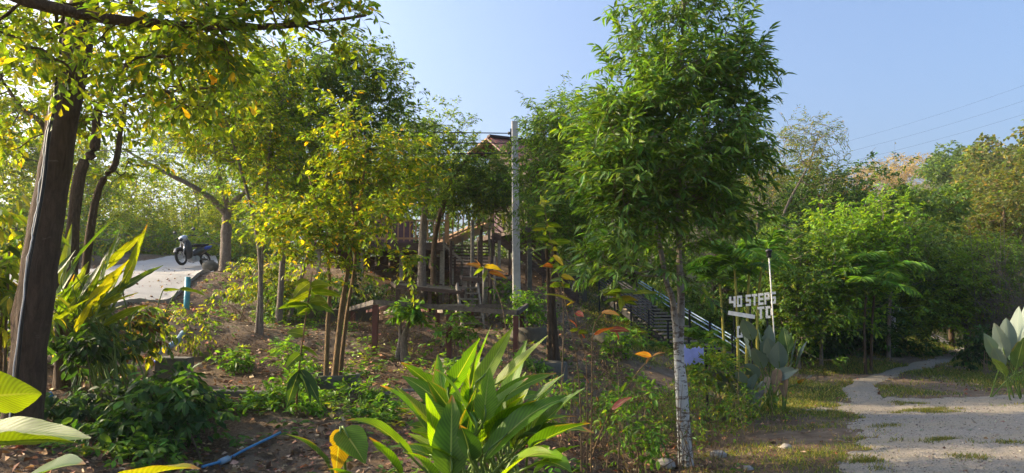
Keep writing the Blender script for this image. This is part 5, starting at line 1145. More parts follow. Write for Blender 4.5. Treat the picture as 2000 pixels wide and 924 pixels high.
# ------------------------------------------------------------------ large-leaved plants, each leaf a part
HEL = [(.11, .23, .012), (.15, .27, .012), (.075, .17, .016), (.19, .29, .012)]
def blade(root, loc, base, tip_dir, L, wid, petiole, droop, twist, col, mat='leaf_big', fold=.25, seed=0, prof=(.55, 1.0), name='leaf', stalk='stalk_green', wav=.04, tear=0, back=None):
    """one large leaf: stalk from base, blade curving along tip_dir then drooping"""
    rng = np.random.default_rng(seed); n, m = 18, 7
    d0 = nrm(np.array(tip_dir, float)); p = np.array(base, float); s = np.linspace(0, 1, n)
    up0 = nrm(d0*.6+np.array([0, 0, .8])); pp = p + up0*petiole*0
    pet = [p + (d0*.55+np.array([0, 0, .45]))*petiole*t for t in np.linspace(0, 1, 6)]
    q = pet[-1]; mid = []; dirs = []
    for t in s:
        dd = nrm(d0 + np.array([0, 0, -1.])*droop*t**1.5); mid.append(q); dirs.append(dd); q = q + dd*L/(n-1)
    mid = np.array(mid); dirs = np.array(dirs)
    h = np.cross(d0, [0, 0, 1.]); h = h if np.linalg.norm(h) > .05 else np.array([1., 0, 0]); side = nrm(h)
    side = np.repeat(side[None], n, 0); nor = nrm(np.cross(side, dirs)); a = twist + .25*rng.normal()*s
    sd = side*np.cos(a)[:, None]+nor*np.sin(a)[:, None]; nr_ = nrm(np.cross(sd, dirs))
    w = wid*np.sin(math.pi*np.clip(s, .0, 1)**prof[0])**prof[1]; w[0] = .012*wid; w[-1] = .004
    u = np.linspace(-1, 1, m); ph = rng.uniform(0, 6); fl = fold*np.abs(u)[None]*w[:, None]
    fl = fl + wav*L*.25*np.sin(s[:, None]*rng.uniform(9, 15)+ph+u[None]*1.2)*np.abs(u)[None]**1.5*np.sin(math.pi*s)[:, None]
    ww = np.repeat(w[:, None], m, 1)*(1+.022*rng.normal(size=(n, m))*(np.abs(u)[None] > .9))
    for _ in range(rng.integers(0, 4)):        # splits along the side veins
        i0 = rng.integers(4, n-2); e = 0 if rng.random() < .5 else m-1; ww[i0, e] *= rng.uniform(.45, .8)
    V = mid[:, None] + sd[:, None]*(u[None]*ww)[..., None] + nr_[:, None]*fl[..., None]
    N = np.arange(n*m).reshape(n, m); Q = np.stack([N[:-1, :-1], N[:-1, 1:], N[1:, 1:], N[1:, :-1]], -1).reshape(-1, 4)
    uv = np.stack([np.repeat(u[None], n, 0), np.repeat(s[:, None], m, 1)], -1).reshape(-1, 2)
    if back is not None:                       # turn the waxy underside outwards or inwards
        g = np.cross(V[:-1, 1:]-V[:-1, :-1], V[1:, :-1]-V[:-1, :-1]).sum((0, 1)); away = V.mean((0, 1))-np.array([0, 0, CAMZ])
        if (g @ away < 0) == back: Q = Q[:, ::-1]
    c = np.array(col)*np.exp(.12*rng.normal()); cc = np.repeat(c[None], n*m, 0)
    if tear: cc[(uv[:, 1] > 1-tear*(1+.8*np.abs(uv[:, 0])))] = (.26, .14, .05)
    if rng.random() < .25: cc[(np.abs(uv[:, 0]) > .9) & (uv[:, 1] > rng.uniform(.3, .7))] = (.24, .20, .04)
    o = mesh_obj(name, V.reshape(-1, 3), Q, M[mat], root, col=np.clip(cc, 0, .9), uv=uv, smooth=True, loc=loc)
    if petiole > .01:
        k = MB(); k.tube(np.concatenate([spline(pet, 8), mid[1:9:2]]), np.r_[np.linspace(.012, .007, 8), np.linspace(.006, .003, 4)]*min(1.3, max(.4, L*1.4)), 7); k.build(stalk.split('_')[0], M['stalk'], o, True, loc=loc)
    return o
M['stalk'] = solid('stalk_green', (.12, .19, .03), .5, var=.3)
M['stalk_y'] = solid('stalk_yellow', (.38, .33, .05), .5, var=.35, scale=9)
M['leaf_dry'] = leaf_mat('leaf_withered', .15, .8, .2, tint=(1.2, 1, .6), veins=True)

def aim(px0, py0, px1, py1, d0, d1):
    a, b = P(px0, py0, d0), P(px1, py1, d1); return a, nrm(b-a), np.linalg.norm(b-a)
def big_plant(name, label, base, leaves, wid, seed, mat='leaf_big', cols=HEL, cat='plant', stems=6, fold=.3, group=None, prof=(.62, .85), stem_mat='stalk', spread=.15, lname='leaf'):
    """leaves: (px0,py0,px1,py1,d0,d1[,width factor[,twist[,droop[,colour]]]])"""
    rng = np.random.default_rng(seed); b = on(base); root = thing(name, label, cat, b, 0, group)
    feet = []
    for k in range(stems):
        f = b + rng.normal(size=3)*[spread, spread, 0]; f[2] = H(f[0], f[1])-.04; feet.append(f)
    for i, lf in enumerate(leaves):
        px0, py0, px1, py1, d0, d1 = lf[:6]; wf = lf[6] if len(lf) > 6 else 1; tw = lf[7] if len(lf) > 7 else rng.normal()*.5; dr = lf[8] if len(lf) > 8 else .35*rng.random()
        col = lf[9] if len(lf) > 9 else cols[rng.integers(0, len(cols))]
        a, dr_, L = aim(px0, py0, px1, py1, d0, d1)
        dr0 = nrm(dr_ + np.array([0, 0, dr*.42]))
        o = blade(root, b, a, dr0, L*1.02, wid*wf, 0, dr, (tw-math.pi if tw > 1.6 else tw) if mat == 'leaf_pale' else tw, col, mat, fold, seed*100+i, prof, lname, back=(tw > 1.6) if mat == 'leaf_pale' else None, tear=rng.uniform(.04, .12) if rng.random() < .3 else 0)
        f = feet[i % stems]; k = MB(); c = spline([f, f*.45+a*.55+np.array([0, 0, .12*np.linalg.norm(a-f)]), a, a+dr0*L*.3], 16)
        k.tube(c, np.linspace(.013, .005, 16)*(.6+wid*4), 7); k.build('stalk', M[stem_mat], root, True, loc=b)
    return root
def fan(n, cx, cy, d, L0, L1, seed, a0=.2, a1=2.95):
    rng = np.random.default_rng(seed); out = []
    for k in range(n):
        a = a0+(a1-a0)*(k+rng.random())/n; l = rng.uniform(L0, L1); dd = d+rng.uniform(-.5, .5); x0 = cx+60*math.cos(a)+rng.normal()*22; y0 = cy-45*math.sin(a)+rng.normal()*25
        out.append((x0, y0, x0+l*math.cos(a), y0-l*math.sin(a)*.9, dd, dd+rng.uniform(-.35, .3), rng.uniform(.85, 1.2), rng.normal()*.55, rng.uniform(.05, .7)))
    return out
Lf = [  # the bright clump in the middle of the foreground
 (880,660,1062,655,0,0),]
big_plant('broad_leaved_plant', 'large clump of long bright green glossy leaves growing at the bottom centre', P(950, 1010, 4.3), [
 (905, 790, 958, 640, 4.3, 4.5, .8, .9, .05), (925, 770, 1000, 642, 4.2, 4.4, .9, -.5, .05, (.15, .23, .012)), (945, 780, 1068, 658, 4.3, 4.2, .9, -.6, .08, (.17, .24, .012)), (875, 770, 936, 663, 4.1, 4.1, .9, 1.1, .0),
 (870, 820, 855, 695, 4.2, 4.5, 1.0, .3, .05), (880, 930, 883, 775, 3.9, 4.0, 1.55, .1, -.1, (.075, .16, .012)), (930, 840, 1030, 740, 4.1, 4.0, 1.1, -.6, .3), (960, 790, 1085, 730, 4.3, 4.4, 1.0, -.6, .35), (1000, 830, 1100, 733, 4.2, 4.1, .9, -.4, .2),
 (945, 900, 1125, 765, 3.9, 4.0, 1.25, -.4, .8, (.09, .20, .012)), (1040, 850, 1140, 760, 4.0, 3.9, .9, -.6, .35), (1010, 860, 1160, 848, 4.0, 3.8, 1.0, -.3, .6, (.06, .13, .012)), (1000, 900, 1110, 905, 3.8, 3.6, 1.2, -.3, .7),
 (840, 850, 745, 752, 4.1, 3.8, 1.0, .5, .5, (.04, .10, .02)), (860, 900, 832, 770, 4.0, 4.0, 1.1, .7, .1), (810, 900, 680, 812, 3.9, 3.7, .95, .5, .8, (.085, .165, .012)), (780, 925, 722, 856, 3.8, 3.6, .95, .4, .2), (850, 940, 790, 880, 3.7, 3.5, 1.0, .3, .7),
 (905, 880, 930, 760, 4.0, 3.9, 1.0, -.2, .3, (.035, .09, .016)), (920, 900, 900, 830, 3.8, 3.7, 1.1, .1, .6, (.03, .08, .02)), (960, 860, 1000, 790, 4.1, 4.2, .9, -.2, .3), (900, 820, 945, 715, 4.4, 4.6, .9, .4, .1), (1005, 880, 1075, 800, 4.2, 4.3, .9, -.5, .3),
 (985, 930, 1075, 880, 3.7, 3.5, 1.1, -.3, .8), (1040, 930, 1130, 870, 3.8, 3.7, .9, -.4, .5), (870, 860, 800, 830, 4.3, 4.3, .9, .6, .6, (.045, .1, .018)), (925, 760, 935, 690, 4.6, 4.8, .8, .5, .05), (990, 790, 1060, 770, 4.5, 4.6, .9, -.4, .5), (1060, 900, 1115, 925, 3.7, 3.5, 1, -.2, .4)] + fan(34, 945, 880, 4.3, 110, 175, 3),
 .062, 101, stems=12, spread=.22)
big_plant('broad_leaved_plant', 'lower clump with folded leaves, one half turned orange, beside the bright central clump', P(680, 1000, 4.0), [
 (640, 905, 560, 848, 3.8, 3.6, 1.0, .4, .5, (.05, .12, .03)), (665, 838, 655, 928, 3.7, 3.6, 1.0, .6, .15, (.27, .19, .02)), (668, 838, 712, 905, 3.7, 3.6, 1.3, -.5, .2, (.09, .19, .014)), (660, 960, 600, 925, 3.6, 3.4, 1, .3, .3, (.04, .10, .02)), (690, 950, 640, 915, 3.7, 3.5, .9, .2, .6)],
 .06, 102, stems=4, spread=.08)
big_plant('broad_leaved_plant', 'big sunlit leaves reaching into the lower left corner in front of the trunk', P(-90, 960, 3.2), [
 (-60, 780, 78, 770, 3.1, 3.0, 1.5, .95, .12, (.19, .26, .012)), (-70, 850, 172, 858, 3.0, 2.8, 1.05, -.5, .12, (.14, .24, .03)), (-20, 870, 150, 868, 2.9, 2.8, .9, .5, .2, (.15, .22, .012)), (20, 960, 165, 908, 2.7, 2.6, 1.3, -.3, .5, (.06, .13, .03)), (230, 950, 390, 918, 2.6, 2.6, 1.3, .25, .5, (.24, .26, .012))],
 .075, 103, stems=4, fold=.25)
gl = []
rng = np.random.default_rng(77)
for k in range(40):
    x0 = rng.uniform(90, 205); y0 = rng.uniform(560, 650); ln = rng.uniform(60, 150); an = rng.uniform(.35, 1.25)
    gl.append((x0, y0, x0+ln*math.cos(an), y0-ln*math.sin(an), 8.2+rng.uniform(-.4, .4), 8.2+rng.uniform(-.6, .6), rng.uniform(.7, 1.1), rng.normal()*.7, .3*rng.random(), [(.16, .21, .014), (.09, .16, .014), (.045, .09, .014), (.24, .24, .014)][rng.integers(0, 4)]))
gl += [(240, 565, 287, 440, 8.2, 8.2, 1, .6, .1, (.17, .22, .014)), (200, 530, 285, 452, 8.3, 8.1, 1.1, .4, .1, (.20, .24, .014)), (140, 520, 215, 435, 8, 8, 1.2, -.5, .2, (.04, .085, .014)), (120, 560, 140, 440, 8, 8.2, 1.1, .3, .1, (.15, .2, .014))]
big_plant('ginger_clump', 'sunlit clump of tall ginger stalks with yellow-green leaves between trunk and road', P(190, 730, 8.4), gl, .05, 104, stems=16, spread=.35, cat='plant')
big_plant('arching_leaf', 'single arching bright leaf crossing in front of the blue pipe stub', on(P(285, 660, 10.2)), [(318, 568, 352, 566, 9.6, 9.5, .8, .7, .1, (.18, .26, .012)), (350, 565, 412, 590, 9.5, 9.3, 1, .7, .55, (.17, .26, .012))], .045, 105, stems=1, spread=.02)

CAL = [(.05, .11, .022), (.065, .13, .03)]
PAL = (.34, .40, .38)
def calathea(label, base, leaves, seed, wid=.155):
    return big_plant('pale_backed_plant', label, base, leaves, wid, seed, mat='leaf_pale', cols=CAL, stems=8, fold=.22, prof=(.78, .8), spread=.16, group='broad plants with pale leaf backs')
calathea('tall clump of paddle leaves with grey-white backs in front of the letter sign', P(1515, 775, 13.4), [
 (1500, 700, 1503, 635, 13.2, 13.0, 1.0, 2.9, -.05), (1470, 665, 1450, 625, 13.2, 13, .9, 2.8, .2), (1487, 690, 1480, 640, 13.3, 13.3, 1.1, .3, .2), (1515, 715, 1498, 660, 13.1, 12.9, .95, 2.9, .1), (1522, 722, 1520, 668, 13.0, 12.8, 1.0, 3.1, .1), (1545, 715, 1556, 662, 13.2, 13, .8, 2.2, .1), (1552, 725, 1576, 668, 13.1, 12.9, .9, 2.7, .15), (1540, 690, 1530, 640, 13.4, 13.5, .9, 1.0, .1),
 (1490, 720, 1470, 680, 13.1, 12.9, .9, 2.9, .4), (1535, 740, 1550, 705, 13.0, 12.7, .8, 2.4, .5), (1505, 745, 1560, 722, 12.9, 12.6, .7, 1.9, .5), (1480, 740, 1455, 712, 13, 12.7, .8, 2.7, .3), (1560, 750, 1585, 735, 13, 12.8, .7, .2, .3, (.62, .30, .02)), (1530, 690, 1545, 650, 13.5, 13.7, .8, .4, .1), (1465, 700, 1448, 640, 13.4, 13.5, .7, 2.4, .1)], 111)
calathea('short clump of pale paddle leaves low beside the tall clump', P(1450, 800, 12.6), [
 (1452, 775, 1440, 722, 12.5, 12.3, 1, 2.9, .2), (1462, 775, 1476, 730, 12.5, 12.3, .9, 2.7, .2), (1470, 780, 1490, 745, 12.4, 12.2, .8, 2.5, .4), (1470, 790, 1465, 760, 12.3, 12.1, .9, 2.9, .7), (1410, 760, 1395, 722, 12.7, 12.5, .9, 2.9, .3), (1435, 770, 1420, 735, 12.6, 12.5, .8, .3, .3)], 112)
calathea('clump of pale-backed paddle leaves at the right edge beside the gravel', P(1975, 760, 15.4), [
 (1965, 700, 1942, 632, 15.2, 15, .95, 2.8, .25), (1970, 690, 1965, 622, 15.2, 15.1, 1.1, 2.9, .2), (1985, 680, 1990, 600, 15.2, 15.2, 1.1, 2.9, .1), (2000, 680, 2008, 585, 15.3, 15.3, 1.1, 3.0, .1), (1955, 710, 1922, 652, 15.1, 14.8, .8, 2.4, .2), (1960, 720, 1940, 680, 15.0, 14.7, .8, 2.6, .4), (1965, 735, 1938, 700, 14.9, 14.6, .7, .3, .4, (.16, .24, .03)), (1995, 700, 2040, 630, 15.2, 15, 1.1, 2.7, .2), (1985, 720, 2000, 660, 15, 14.8, 1, .3, .2, (.08, .15, .02)), (2010, 720, 2070, 670, 15.2, 15, 1, .3, .3), (1975, 705, 1985, 640, 15.4, 15.6, 1, .5, .1)], 113, wid=.16)
big_plant('withered_leaf', 'brown withered leaves hanging under the tall pale-backed clump', P(1520, 775, 12.9), [(1520, 720, 1512, 768, 12.8, 12.7, 1.2, .5, .3, (.26, .17, .10)), (1527, 725, 1533, 780, 12.8, 12.7, 1.2, -.4, .3, (.30, .20, .12)), (1490, 745, 1482, 800, 12.5, 12.3, .6, .4, .3, (.32, .27, .22)), (1500, 735, 1495, 770, 12.8, 12.7, .8, .2, .3, (.3, .22, .15))], .075, 114, mat='leaf_dry', stems=3, cat='plant')

# saplings with large oval leaves
def sapling(label, stem, leaves, seed, wid, r=.012, cols=None, group='saplings with large leaves', bark='bark_tan', name='sapling'):
    S = np.array([P(*p) for p in stem]); S[0][2] = H(S[0][0], S[0][1])-.04; b = on(S[0]); root = thing(name, label, 'sapling', b, 0, group)
    rng = np.random.default_rng(seed); stem_obj(S, r, r*.4, M[bark], root, b, n=20, sides=8, rng=rng, knob=.08)
    SC_ = spline(S, 60); kk = MB()
    for i, lf in enumerate(leaves):
        a = P(lf[0], lf[1], lf[4]); j_ = SC_[np.argmin(np.linalg.norm(SC_-a, axis=1))]
        if np.linalg.norm(a-j_) > .012: kk.tube(spline([j_, j_*.5+a*.5+np.array([0, 0, -.1])*np.linalg.norm(a-j_), a], 7), np.linspace(.0045, .0025, 7), 6)
    if kk.n: kk.build('twig', M[bark], root, True, loc=b)
    for i, lf in enumerate(leaves):
        a, d, L = aim(*lf[:6]); col = lf[6] if len(lf) > 6 else cols[rng.integers(0, len(cols))]
        blade(root, b, a, nrm(d+[0, 0, .2]), L, wid*rng.uniform(.85, 1.15), 0, .5, rng.choice([-1, 1])*rng.uniform(.4, 1.2), col, 'leaf_big', .2, seed*50+i, (.7, .8), wav=.03)
    return root
SAP = [(.12, .19, .014), (.08, .15, .014), (.17, .22, .014)]
def whorl(cx, cy, d, n, L, seed, dy=.35, jitter=12):
    rng = np.random.default_rng(seed); out = []
    for k in range(n):
        a = k*2*math.pi/n + rng.uniform(-.3, .3); l = L*rng.uniform(.75, 1.15); x0 = cx+rng.uniform(-4, 4); y0 = cy+rng.uniform(-jitter, jitter)
        out.append((x0, y0, x0+l*math.cos(a), y0+l*(.15+dy*rng.random()) - l*.2, d, d+math.sin(a)*l/F*d))
    return out
sapling('tall sapling with whorls of long drooping leaves, left of the yellow tree', [(578, 830, 8.4), (582, 740, 8.4), (593, 650, 8.4), (606, 560, 8.4), (610, 530, 8.4)],
  whorl(607, 560, 8.4, 8, 56, 1, .7) + whorl(603, 600, 8.4, 6, 54, 2, .9) + [(588, 690, 560, 720, 8.4, 8.3, (.10, .19, .014)), (585, 720, 546, 770, 8.4, 8.2, (.05, .11, .025)), (584, 725, 560, 800, 8.4, 8.2, (.045, .10, .02)), (586, 722, 622, 790, 8.4, 8.2, (.04, .09, .02)), (590, 680, 622, 700, 8.4, 8.3), (588, 730, 606, 790, 8.3, 8.1, (.04, .09, .022)), (594, 655, 560, 650, 8.4, 8.4)], 121, .062, r=.013, cols=SAP)
ORG = [(.36, .11, .03), (.30, .17, .035), (.14, .19, .02)]
sapling('sapling with orange and green leaves arching over the deck frame', [(1000, 720, 10.5), (985, 620, 10.6), (960, 545, 10.7), (940, 520, 10.7)],
  [(940, 522, 908, 518, 10.7, 10.6, (.26, .13, .05)), (938, 520, 925, 505, 10.7, 10.8, (.28, .12, .05)), (945, 524, 925, 540, 10.7, 10.5, (.12, .19, .016)), (950, 528, 945, 552, 10.7, 10.5, (.13, .18, .016)), (955, 532, 990, 546, 10.7, 10.5, (.33, .11, .03)), (945, 520, 980, 530, 10.7, 10.9, (.3, .22, .04)), (960, 545, 975, 556, 10.7, 10.5, (.2, .22, .03))], 122, .045, r=.008, cols=ORG, bark='twig')
sapling('sapling with upright yellow-green leaves and one orange leaf near the concrete pole', [(1095, 720, 11.5), (1100, 600, 11.5), (1078, 480, 11.5), (1062, 400, 11.5)],
  whorl(1064, 405, 11.5, 6, 34, 5) + whorl(1068, 440, 11.5, 7, 36, 6) + whorl(1074, 480, 11.5, 7, 40, 7) + whorl(1082, 515, 11.5, 6, 36, 8) + [(1062, 405, 1055, 380, 11.5, 11.5, (.2, .26, .02)), (1080, 520, 1060, 522, 11.5, 11.3, (.45, .12, .03)), (1080, 500, 1100, 520, 11.5, 11.3, (.45, .3, .03))], 123, .045, r=.012, cols=[(.13, .2, .015), (.09, .16, .015), (.2, .22, .018)], bark='twig')
for i, (lab, st, lv) in enumerate([
  ('thin red-leaved sapling with pale stem in front of the concrete ring', [(1136, 925, 7.6), (1134, 800, 7.6), (1126, 700, 7.6), (1104, 590, 7.6), (1098, 540, 7.6)], whorl(1100, 548, 7.6, 10, 34, 11) + whorl(1128, 640, 7.6, 4, 22, 14) + [(1120, 590, 1060, 575, 7.6, 7.5, (.26, .26, .03)), (1125, 610, 1140, 620, 7.6, 7.5, (.36, .07, .05)), (1104, 600, 1122, 590, 7.6, 7.7, (.5, .32, .03))]),
  ('straight sapling stem with small red leaf tips between two others', [(1146, 925, 7.7), (1147, 800, 7.7), (1144, 700, 7.7), (1128, 640, 7.7), (1120, 600, 7.7)], [(1140, 660, 1135, 650, 7.7, 7.6, (.36, .06, .05)), (1128, 640, 1110, 625, 7.7, 7.6, (.34, .08, .05)), (1140, 735, 1150, 750, 7.7, 7.6, (.4, .12, .05)), (1140, 735, 1120, 740, 7.7, 7.6, (.08, .12, .02))]),
  ('forked sapling carrying a broad yellow-green leaf spray and coral red leaves', [(1154, 925, 7.8), (1156, 780, 7.8), (1158, 650, 7.8), (1180, 610, 7.8), (1205, 586, 7.8)], whorl(1210, 578, 7.8, 13, 40, 12) + [(1235, 575, 1290, 575, 7.8, 7.8, (.15, .2, .015)), (1160, 655, 1205, 640, 7.8, 7.7, (.32, .08, .07)), (1190, 645, 1230, 648, 7.8, 7.7, (.32, .07, .06)), (1200, 645, 1208, 665, 7.8, 7.6, (.4, .08, .06)), (1215, 580, 1212, 610, 7.8, 7.6, (.2, .26, .02)), (1175, 610, 1210, 618, 7.8, 7.6, (.45, .22, .05))]),
  ('leaning bare sapling with brown withered leaves reaching towards the white trunk', [(1145, 930, 7.9), (1180, 830, 7.9), (1240, 735, 7.9), (1275, 695, 7.9)], [(1272, 697, 1240, 692, 7.9, 7.8, (.32, .15, .06)), (1275, 695, 1300, 690, 7.9, 7.8, (.34, .17, .07)), (1270, 697, 1262, 712, 7.9, 7.8, (.28, .13, .05)), (1215, 765, 1225, 745, 7.9, 7.8, (.10, .18, .03)), (1195, 800, 1235, 775, 7.9, 7.8, (.34, .08, .07))])]):
    sapling(lab, st, lv, 131+i, .032, r=.009, cols=[(.16, .20, .02), (.11, .18, .018), (.09, .15, .018), (.28, .21, .03)], bark='bark_tan', name='red_leaved_sapling', group='thin red-leaved saplings by the ditch')
# swollen-stem plant under the deck frame
root = tree('swollen_stem_plant', 'plant with a swollen forked grey base and leafy tuft under the deck frame', [([(792, 695, 13.2), (788, 665, 13.2), (795, 640, 13.2), (800, 615, 13.2)], .08, .03), ([(775, 697, 13.2), (782, 660, 13.2), (781, 625, 13.2)], .055, .02)],
  [(808, 615, 13.2, 24, 20, .2), (790, 610, 13.2, 14, 14, .15)], 24, dict(F_SHG, leaf=.15, kind='oval', twig=.14), bark='bark_grey', seed=141, cat='plant', clumps=8, cr=.08, from_=.6)

# palms
def palm(label, base, stems, seed, cat='palm', frond=1.4, n_f=8, group='feather palms', bark='stalk_y'):
    rng = np.random.default_rng(seed); b = on(base); root = thing('feather_palm', label, cat, b, 0, group)
    for i, st in enumerate(stems):
        S = np.array([P(*p) for p in st]); S[0][2] = H(S[0][0], S[0][1])-.05
        stem_obj(S, .035, .026, M[bark], root, b, n=16, sides=8, name='stem', rng=rng, knob=.03, flare=.3)
        top = S[-1]
        for k in range(n_f):
            a = 2*math.pi*k/n_f+rng.uniform(-.3, .3); el = rng.uniform(.45, 1.25); L = frond*rng.uniform(.75, 1.15)
            d0 = np.array([math.cos(a)*math.cos(el), math.sin(a)*math.cos(el), math.sin(el)]); t = np.linspace(0, 1, 20)
            c = top + d0*(L*t)[:, None] - np.array([0, 0, 1.])*(L*.55*t**2.2)[:, None]
            m = MB(); m.tube(c[::2], np.linspace(.012, .003, 10), 5); fo = m.build('frond_rib', M['stalk'], root, True, loc=b)
            tq = np.repeat(np.linspace(.16, 1, 34), 2); pos = np.stack([np.interp(tq, t, c[:, j]) for j in range(3)], -1)
            tan = nrm(np.stack([np.interp(tq, t, np.gradient(c[:, j])) for j in range(3)], -1)); sd = nrm(np.cross(tan, [0, 0, 1.])); sg = np.tile([1., -1.], 34)[:, None]
            ax = tan*.75 + sd*sg + np.array([0, 0, -.15]) + .12*rng.normal(size=pos.shape)
            leaves_mesh('frond', pos, ax, np.array([0, 0, 1.])+.3*rng.normal(size=pos.shape), L*.30*np.sin(np.clip(tq*.9+.12, 0, 1)*math.pi)**.6+.05, pal(rng, len(pos), [(.06, .14, .02), (.10, .18, .02), (.045, .10, .018)], [3, 2, 2], .12), 'lance', M['leaf'], fo, b, wscale=np.full(len(pos), .45))
palm('clump of feather palms with yellowish stems around the letter sign', P(1450, 715, 18.0), [[(1442, 715, 17.6), (1439, 600, 17.6), (1434, 515, 17.6)], [(1457, 715, 18.0), (1460, 600, 17.9), (1464, 530, 17.9)], [(1478, 715, 18.3), (1480, 600, 18.3), (1490, 505, 18.3)], [(1416, 712, 18.4), (1411, 620, 18.4), (1406, 555, 18.4)]], 151)
palm('twin-stemmed feather palm among the bright bushes near the track', P(1690, 712, 19.4), [[(1690, 712, 19.4), (1688, 640, 19.4), (1692, 575, 19.4)], [(1700, 712, 19.7), (1704, 620, 19.7), (1712, 540, 19.7)]], 152, frond=1.6, n_f=9, bark='bark_dark')
palm('small feather palm low behind the white trunk', P(1372, 712, 16.8), [[(1372, 712, 16.8), (1370, 690, 16.8), (1367, 672, 16.8)]], 153, frond=.9, n_f=7)

# ------------------------------------------------------------------ uncountable stuff: turf, litter, undergrowth, loose gravel
def stuff(name, o): tag(o, kind='stuff'); return o
rng = np.random.default_rng(200)
def scatter(n, x0, x1, y0, y1, near=True):
    # density falls off with distance
    y = y0*(y1/y0)**rng.random(n) if near else rng.uniform(y0, y1, n)
    x = rng.uniform(x0, x1, n); k = np.abs(x) < y*.75+.6; return x[k], y[k]
# grass
x, y = scatter(520000, 1.0, 22, 5.6, 34)
gmv = np.clip((x-1.6)/.8, 0, 1)*(.62+1.5*vnoise(x, y, .55, 8)+.9*vnoise(x, y, 1.9, 9))
gf, tf = grav_f(x, y), track_f(x, y)
tuft = (vnoise(x, y, .9, 31)+.6*vnoise(x, y, 2.2, 32)) > .42
for (tx, ty), (ra, rb) in (((1800, 806), (.55, .30)), ((1845, 802), (.5, .16)), ((1832, 862), (.32, .16)), ((1890, 895), (.35, .10)), ((1775, 789), (.3, .16)), ((1700, 905), (.22, .3)), ((1960, 868), (.3, .08))):
    q_ = GP(tx, ty); tuft |= ((((x-q_[0])/ra)**2+((y-q_[1])/rb)**2 + 2.5*vnoise(x, y, 5, 33)) < .7) & (rng.random(len(x)) < .3)
keep = (gmv + .25*rng.normal(size=len(x)) > .42) & (((gf < -.02) & (tf < .0)) | ((gf > 0) & (gf < .35+.0*x) & (rng.random(len(x)) < .10)) | ((gf > .2) & tuft))
x, y = x[keep], y[keep]; n = len(x); z = H(x, y)
h = .035*rng.uniform(.4, 1.5, n)*(1+.04*y); a = rng.uniform(0, 6.28, n); w = .0035*(1+.09*y)
bx, by = np.cos(a)*w, np.sin(a)*w; lx, ly = h*.6*rng.normal(size=n), h*.6*rng.normal(size=n)
V = np.stack([np.stack([x-bx, y-by, z-.003], -1), np.stack([x+bx, y+by, z-.003], -1), np.stack([x+lx, y+ly, z+h], -1)], 1).reshape(-1, 3)
col = pal(rng, n, [(.075, .105, .022), (.12, .125, .035), (.19, .155, .065), (.05, .08, .018)], [4, 3, 2.4, 2])
stuff('grass', mesh_obj('grass', V, np.arange(3*n).reshape(-1, 3), M['leaf'], col=np.repeat(col, 3, 0)))['kind'] = 'stuff'
tx, ty, th = [], [], []
for (u_, v_), (ra, rb) in (((1800, 806), (.50, .22)), ((1845, 802), (.45, .12)), ((1832, 862), (.30, .13)), ((1890, 895), (.30, .07)), ((1775, 789), (.3, .14)), ((1700, 905), (.2, .25)), ((1960, 868), (.25, .06)), ((1740, 835), (.15, .08))):
    q_ = GP(u_, v_); m_ = int(1100*ra*rb/.1)+60; cx_ = rng.integers(0, 9, m_); ox, oy = rng.normal(size=9)*ra*.6, rng.normal(size=9)*rb*.8; tx.append(q_[0]+ox[cx_]+.07*rng.normal(size=m_)); ty.append(q_[1]+oy[cx_]+.06*rng.normal(size=m_)); th.append(rng.uniform(.02, .06, m_))
x, y, h = map(np.concatenate, (tx, ty, th)); n = len(x); z = H(x, y)+.012; a = rng.uniform(0, 6.28, n); w = .006; bx, by = np.cos(a)*w, np.sin(a)*w; lx, ly = h*.6*rng.normal(size=n), h*.6*rng.normal(size=n)
V = np.stack([np.stack([x-bx, y-by, z-.006], -1), np.stack([x+bx, y+by, z-.006], -1), np.stack([x+lx, y+ly, z+h], -1)], 1).reshape(-1, 3)
mesh_obj('weeds_in_gravel', V, np.arange(3*n).reshape(-1, 3), M['leaf'], col=np.repeat(pal(rng, n, [(.05, .07, .018), (.08, .09, .025), (.13, .11, .045)], [4, 3, 2]), 3, 0))['kind'] = 'stuff'
# litter
x1, y1 = scatter(42000, -14, 2.4, 5, 24); x2, y2 = scatter(9000, 1.5, 20, 6, 28); x = np.r_[x1, x2]; y = np.r_[y1, y2]
k = (sdf_poly(x, y, road_poly) < -.05) | (rng.random(len(x)) < .10); k &= (grav_f(x, y) < 0) | (rng.random(len(x)) < .05)
k &= (vnoise(x, y, 1.1, 41)+.35*rng.normal(size=len(x)) > -.12)
x, y = x[k], y[k]; n = len(x); pos = np.stack([x, y, H(x, y)+.012+.012*rng.random(n)+np.where(sdf_poly(x, y, road_poly) > 0, .10, 0)], -1)
leaves_mesh('leaf_litter', pos, rng.normal(size=(n, 3))*[1, 1, .25], np.array([0, 0, 1.])+.5*rng.normal(size=(n, 3)), rng.uniform(.035, .10, n), pal(rng, n, [(.13, .075, .042), (.20, .125, .075), (.28, .20, .13), (.07, .042, .027), (.22, .09, .05)], [4, 3, 2, 3, 1], .3), 'wide', M['litter'])
bpy.data.objects['leaf_litter']['kind'] = 'stuff'
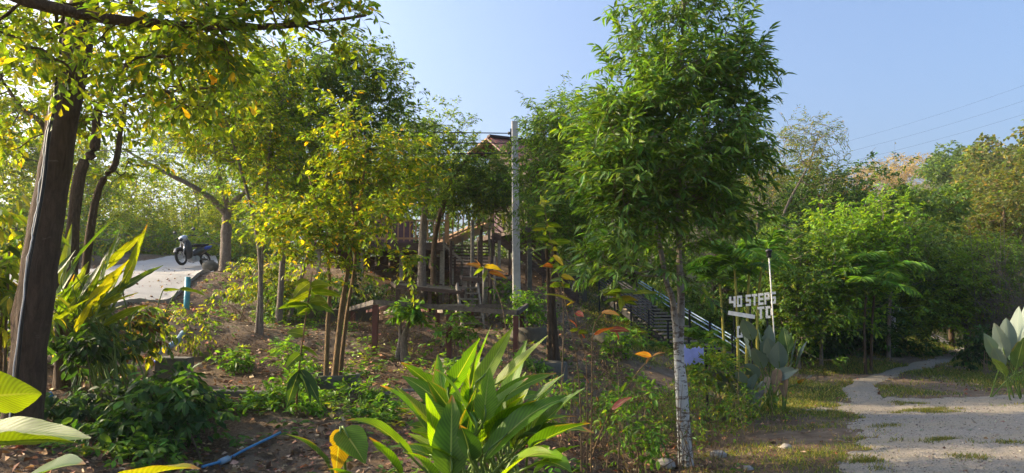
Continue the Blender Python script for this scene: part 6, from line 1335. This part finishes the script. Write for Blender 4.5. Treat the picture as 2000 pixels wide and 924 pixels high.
# undergrowth: seedlings on the slope
xs, ys = scatter(2700, -11, 2.6, 5.5, 22); k = (sdf_poly(xs, ys, road_poly) < -.4) & (vnoise(xs, ys, .6, 51)+.25*rng.normal(size=len(xs)) > .06); xs, ys = xs[k], ys[k]
xf, yf = scatter(2200, 3, 26, 17, 34); k = (track_f(xf, yf) < -.6) & (grav_f(xf, yf) < -.5) & ((dist_line(xf, yf, track) > 2.6) | (yf > 31)) & (np.hypot(xf-8, yf-18) > 2.2); xf, yf = xf[k], yf[k]
x = np.r_[xs, xf]; y = np.r_[ys, yf]; sc = np.r_[np.ones(len(xs)), np.full(len(xf), 2.4)]
n = len(x); m = 11; a = rng.uniform(0, 6.28, (n, m)); hh = rng.uniform(.04, .22, (n, 1))*sc[:, None]*rng.uniform(.3, 1, (n, m))
pos = np.stack([x[:, None]+.03*sc[:, None]*rng.normal(size=(n, m)), y[:, None]+.03*sc[:, None]*rng.normal(size=(n, m)), H(x, y)[:, None]+hh], -1).reshape(-1, 3)
ax = np.stack([np.cos(a), np.sin(a), .25*rng.normal(size=a.shape)], -1).reshape(-1, 3)
cb = pal(rng, n, [(.06, .12, .018), (.09, .16, .02), (.035, .08, .016), (.14, .17, .02)], [3, 2, 3, 1]); 
leaves_mesh('undergrowth', pos, ax, np.array([0, 0, 1.])+.4*rng.normal(size=pos.shape), (.085*sc[:, None]**.6*rng.uniform(.5, 1.2, (n, m))).ravel(), np.clip(np.repeat(cb, m, 0)*np.exp(.15*rng.normal(size=(n*m, 1))), 0, .9), 'oval', M['leaf'])
bpy.data.objects['undergrowth']['kind'] = 'stuff'
# sticks
n = 1100; x, y = rng.uniform(-9, 2.4, n), rng.uniform(5.5, 18, n); k = (np.abs(x) < y*.75) & (sdf_poly(x, y, road_poly) < -.1); x, y = x[k], y[k]; n = len(x); a = rng.uniform(0, 6.28, n); L = rng.uniform(.12, .7, n)
t = np.linspace(-.5, .5, 4); px_ = x[:, None]+np.cos(a)[:, None]*L[:, None]*t; py_ = y[:, None]+np.sin(a)[:, None]*L[:, None]*t
c = np.stack([px_, py_, H(px_, py_)+.015+.02*rng.random((n, 4))], -1); V, Q = tubes(c, np.full((n, 4), .005)*rng.uniform(.5, 1.6, (n, 1)), 4)
mesh_obj('fallen_sticks', V, Q, M['twig'])['kind'] = 'stuff'
# loose stones on the gravel
x, y = scatter(15000, 2, 12, 6, 17); k = grav_f(x, y) + .15*rng.normal(size=len(x)) > .02; x, y = x[k], y[k]; n = len(x); r = rng.uniform(.004, .016, n)*np.where(rng.random(n) < .02, 2.2, 1)
o = np.array([[1, 0, 0], [-1, 0, 0], [0, 1, 0], [0, -1, 0], [0, 0, 1], [0, 0, -1]], float); fc = np.array([[0, 2, 4], [2, 1, 4], [1, 3, 4], [3, 0, 4], [2, 0, 5], [1, 2, 5], [3, 1, 5], [0, 3, 5]])
V = np.stack([x, y, H(x, y)+.016+r*.2], -1)[:, None] + o[None]*r[:, None, None]*rng.uniform(.6, 1.3, (n, 6, 1))*[1, 1, .7]
col = pal(rng, n, [(.14, .122, .10), (.19, .168, .138), (.10, .088, .07)], [3, 1.5, 2], .2)
mesh_obj('loose_gravel', V.reshape(-1, 3), (np.arange(n)[:, None, None]*6+fc[None]).reshape(-1, 3), M['litter'], col=np.repeat(col, 6, 0))['kind'] = 'stuff'

# ------------------------------------------------------------------ hazy evening air
def air():
    m = bpy.data.materials.new('hazy_air'); m.use_nodes = True; nt = m.node_tree; nt.nodes.remove(nt.nodes['Principled BSDF'])
    v = nt.nodes.new('ShaderNodeVolumePrincipled'); v.inputs['Color'].default_value = (.86, .92, 1, 1); v.inputs['Density'].default_value = HAZE; v.inputs['Anisotropy'].default_value = .35
    nt.links.new(v.outputs[0], nt.nodes['Material Output'].inputs['Volume'])
    zt = 60; b = MB(); b.box((20, 135, (float(ZG.min())-1+zt)/2), (575, 392, zt-float(ZG.min())+1)); o = b.build('haze', m); o['kind'] = 'stuff'
HAZE = .0005
if HAZE: air()
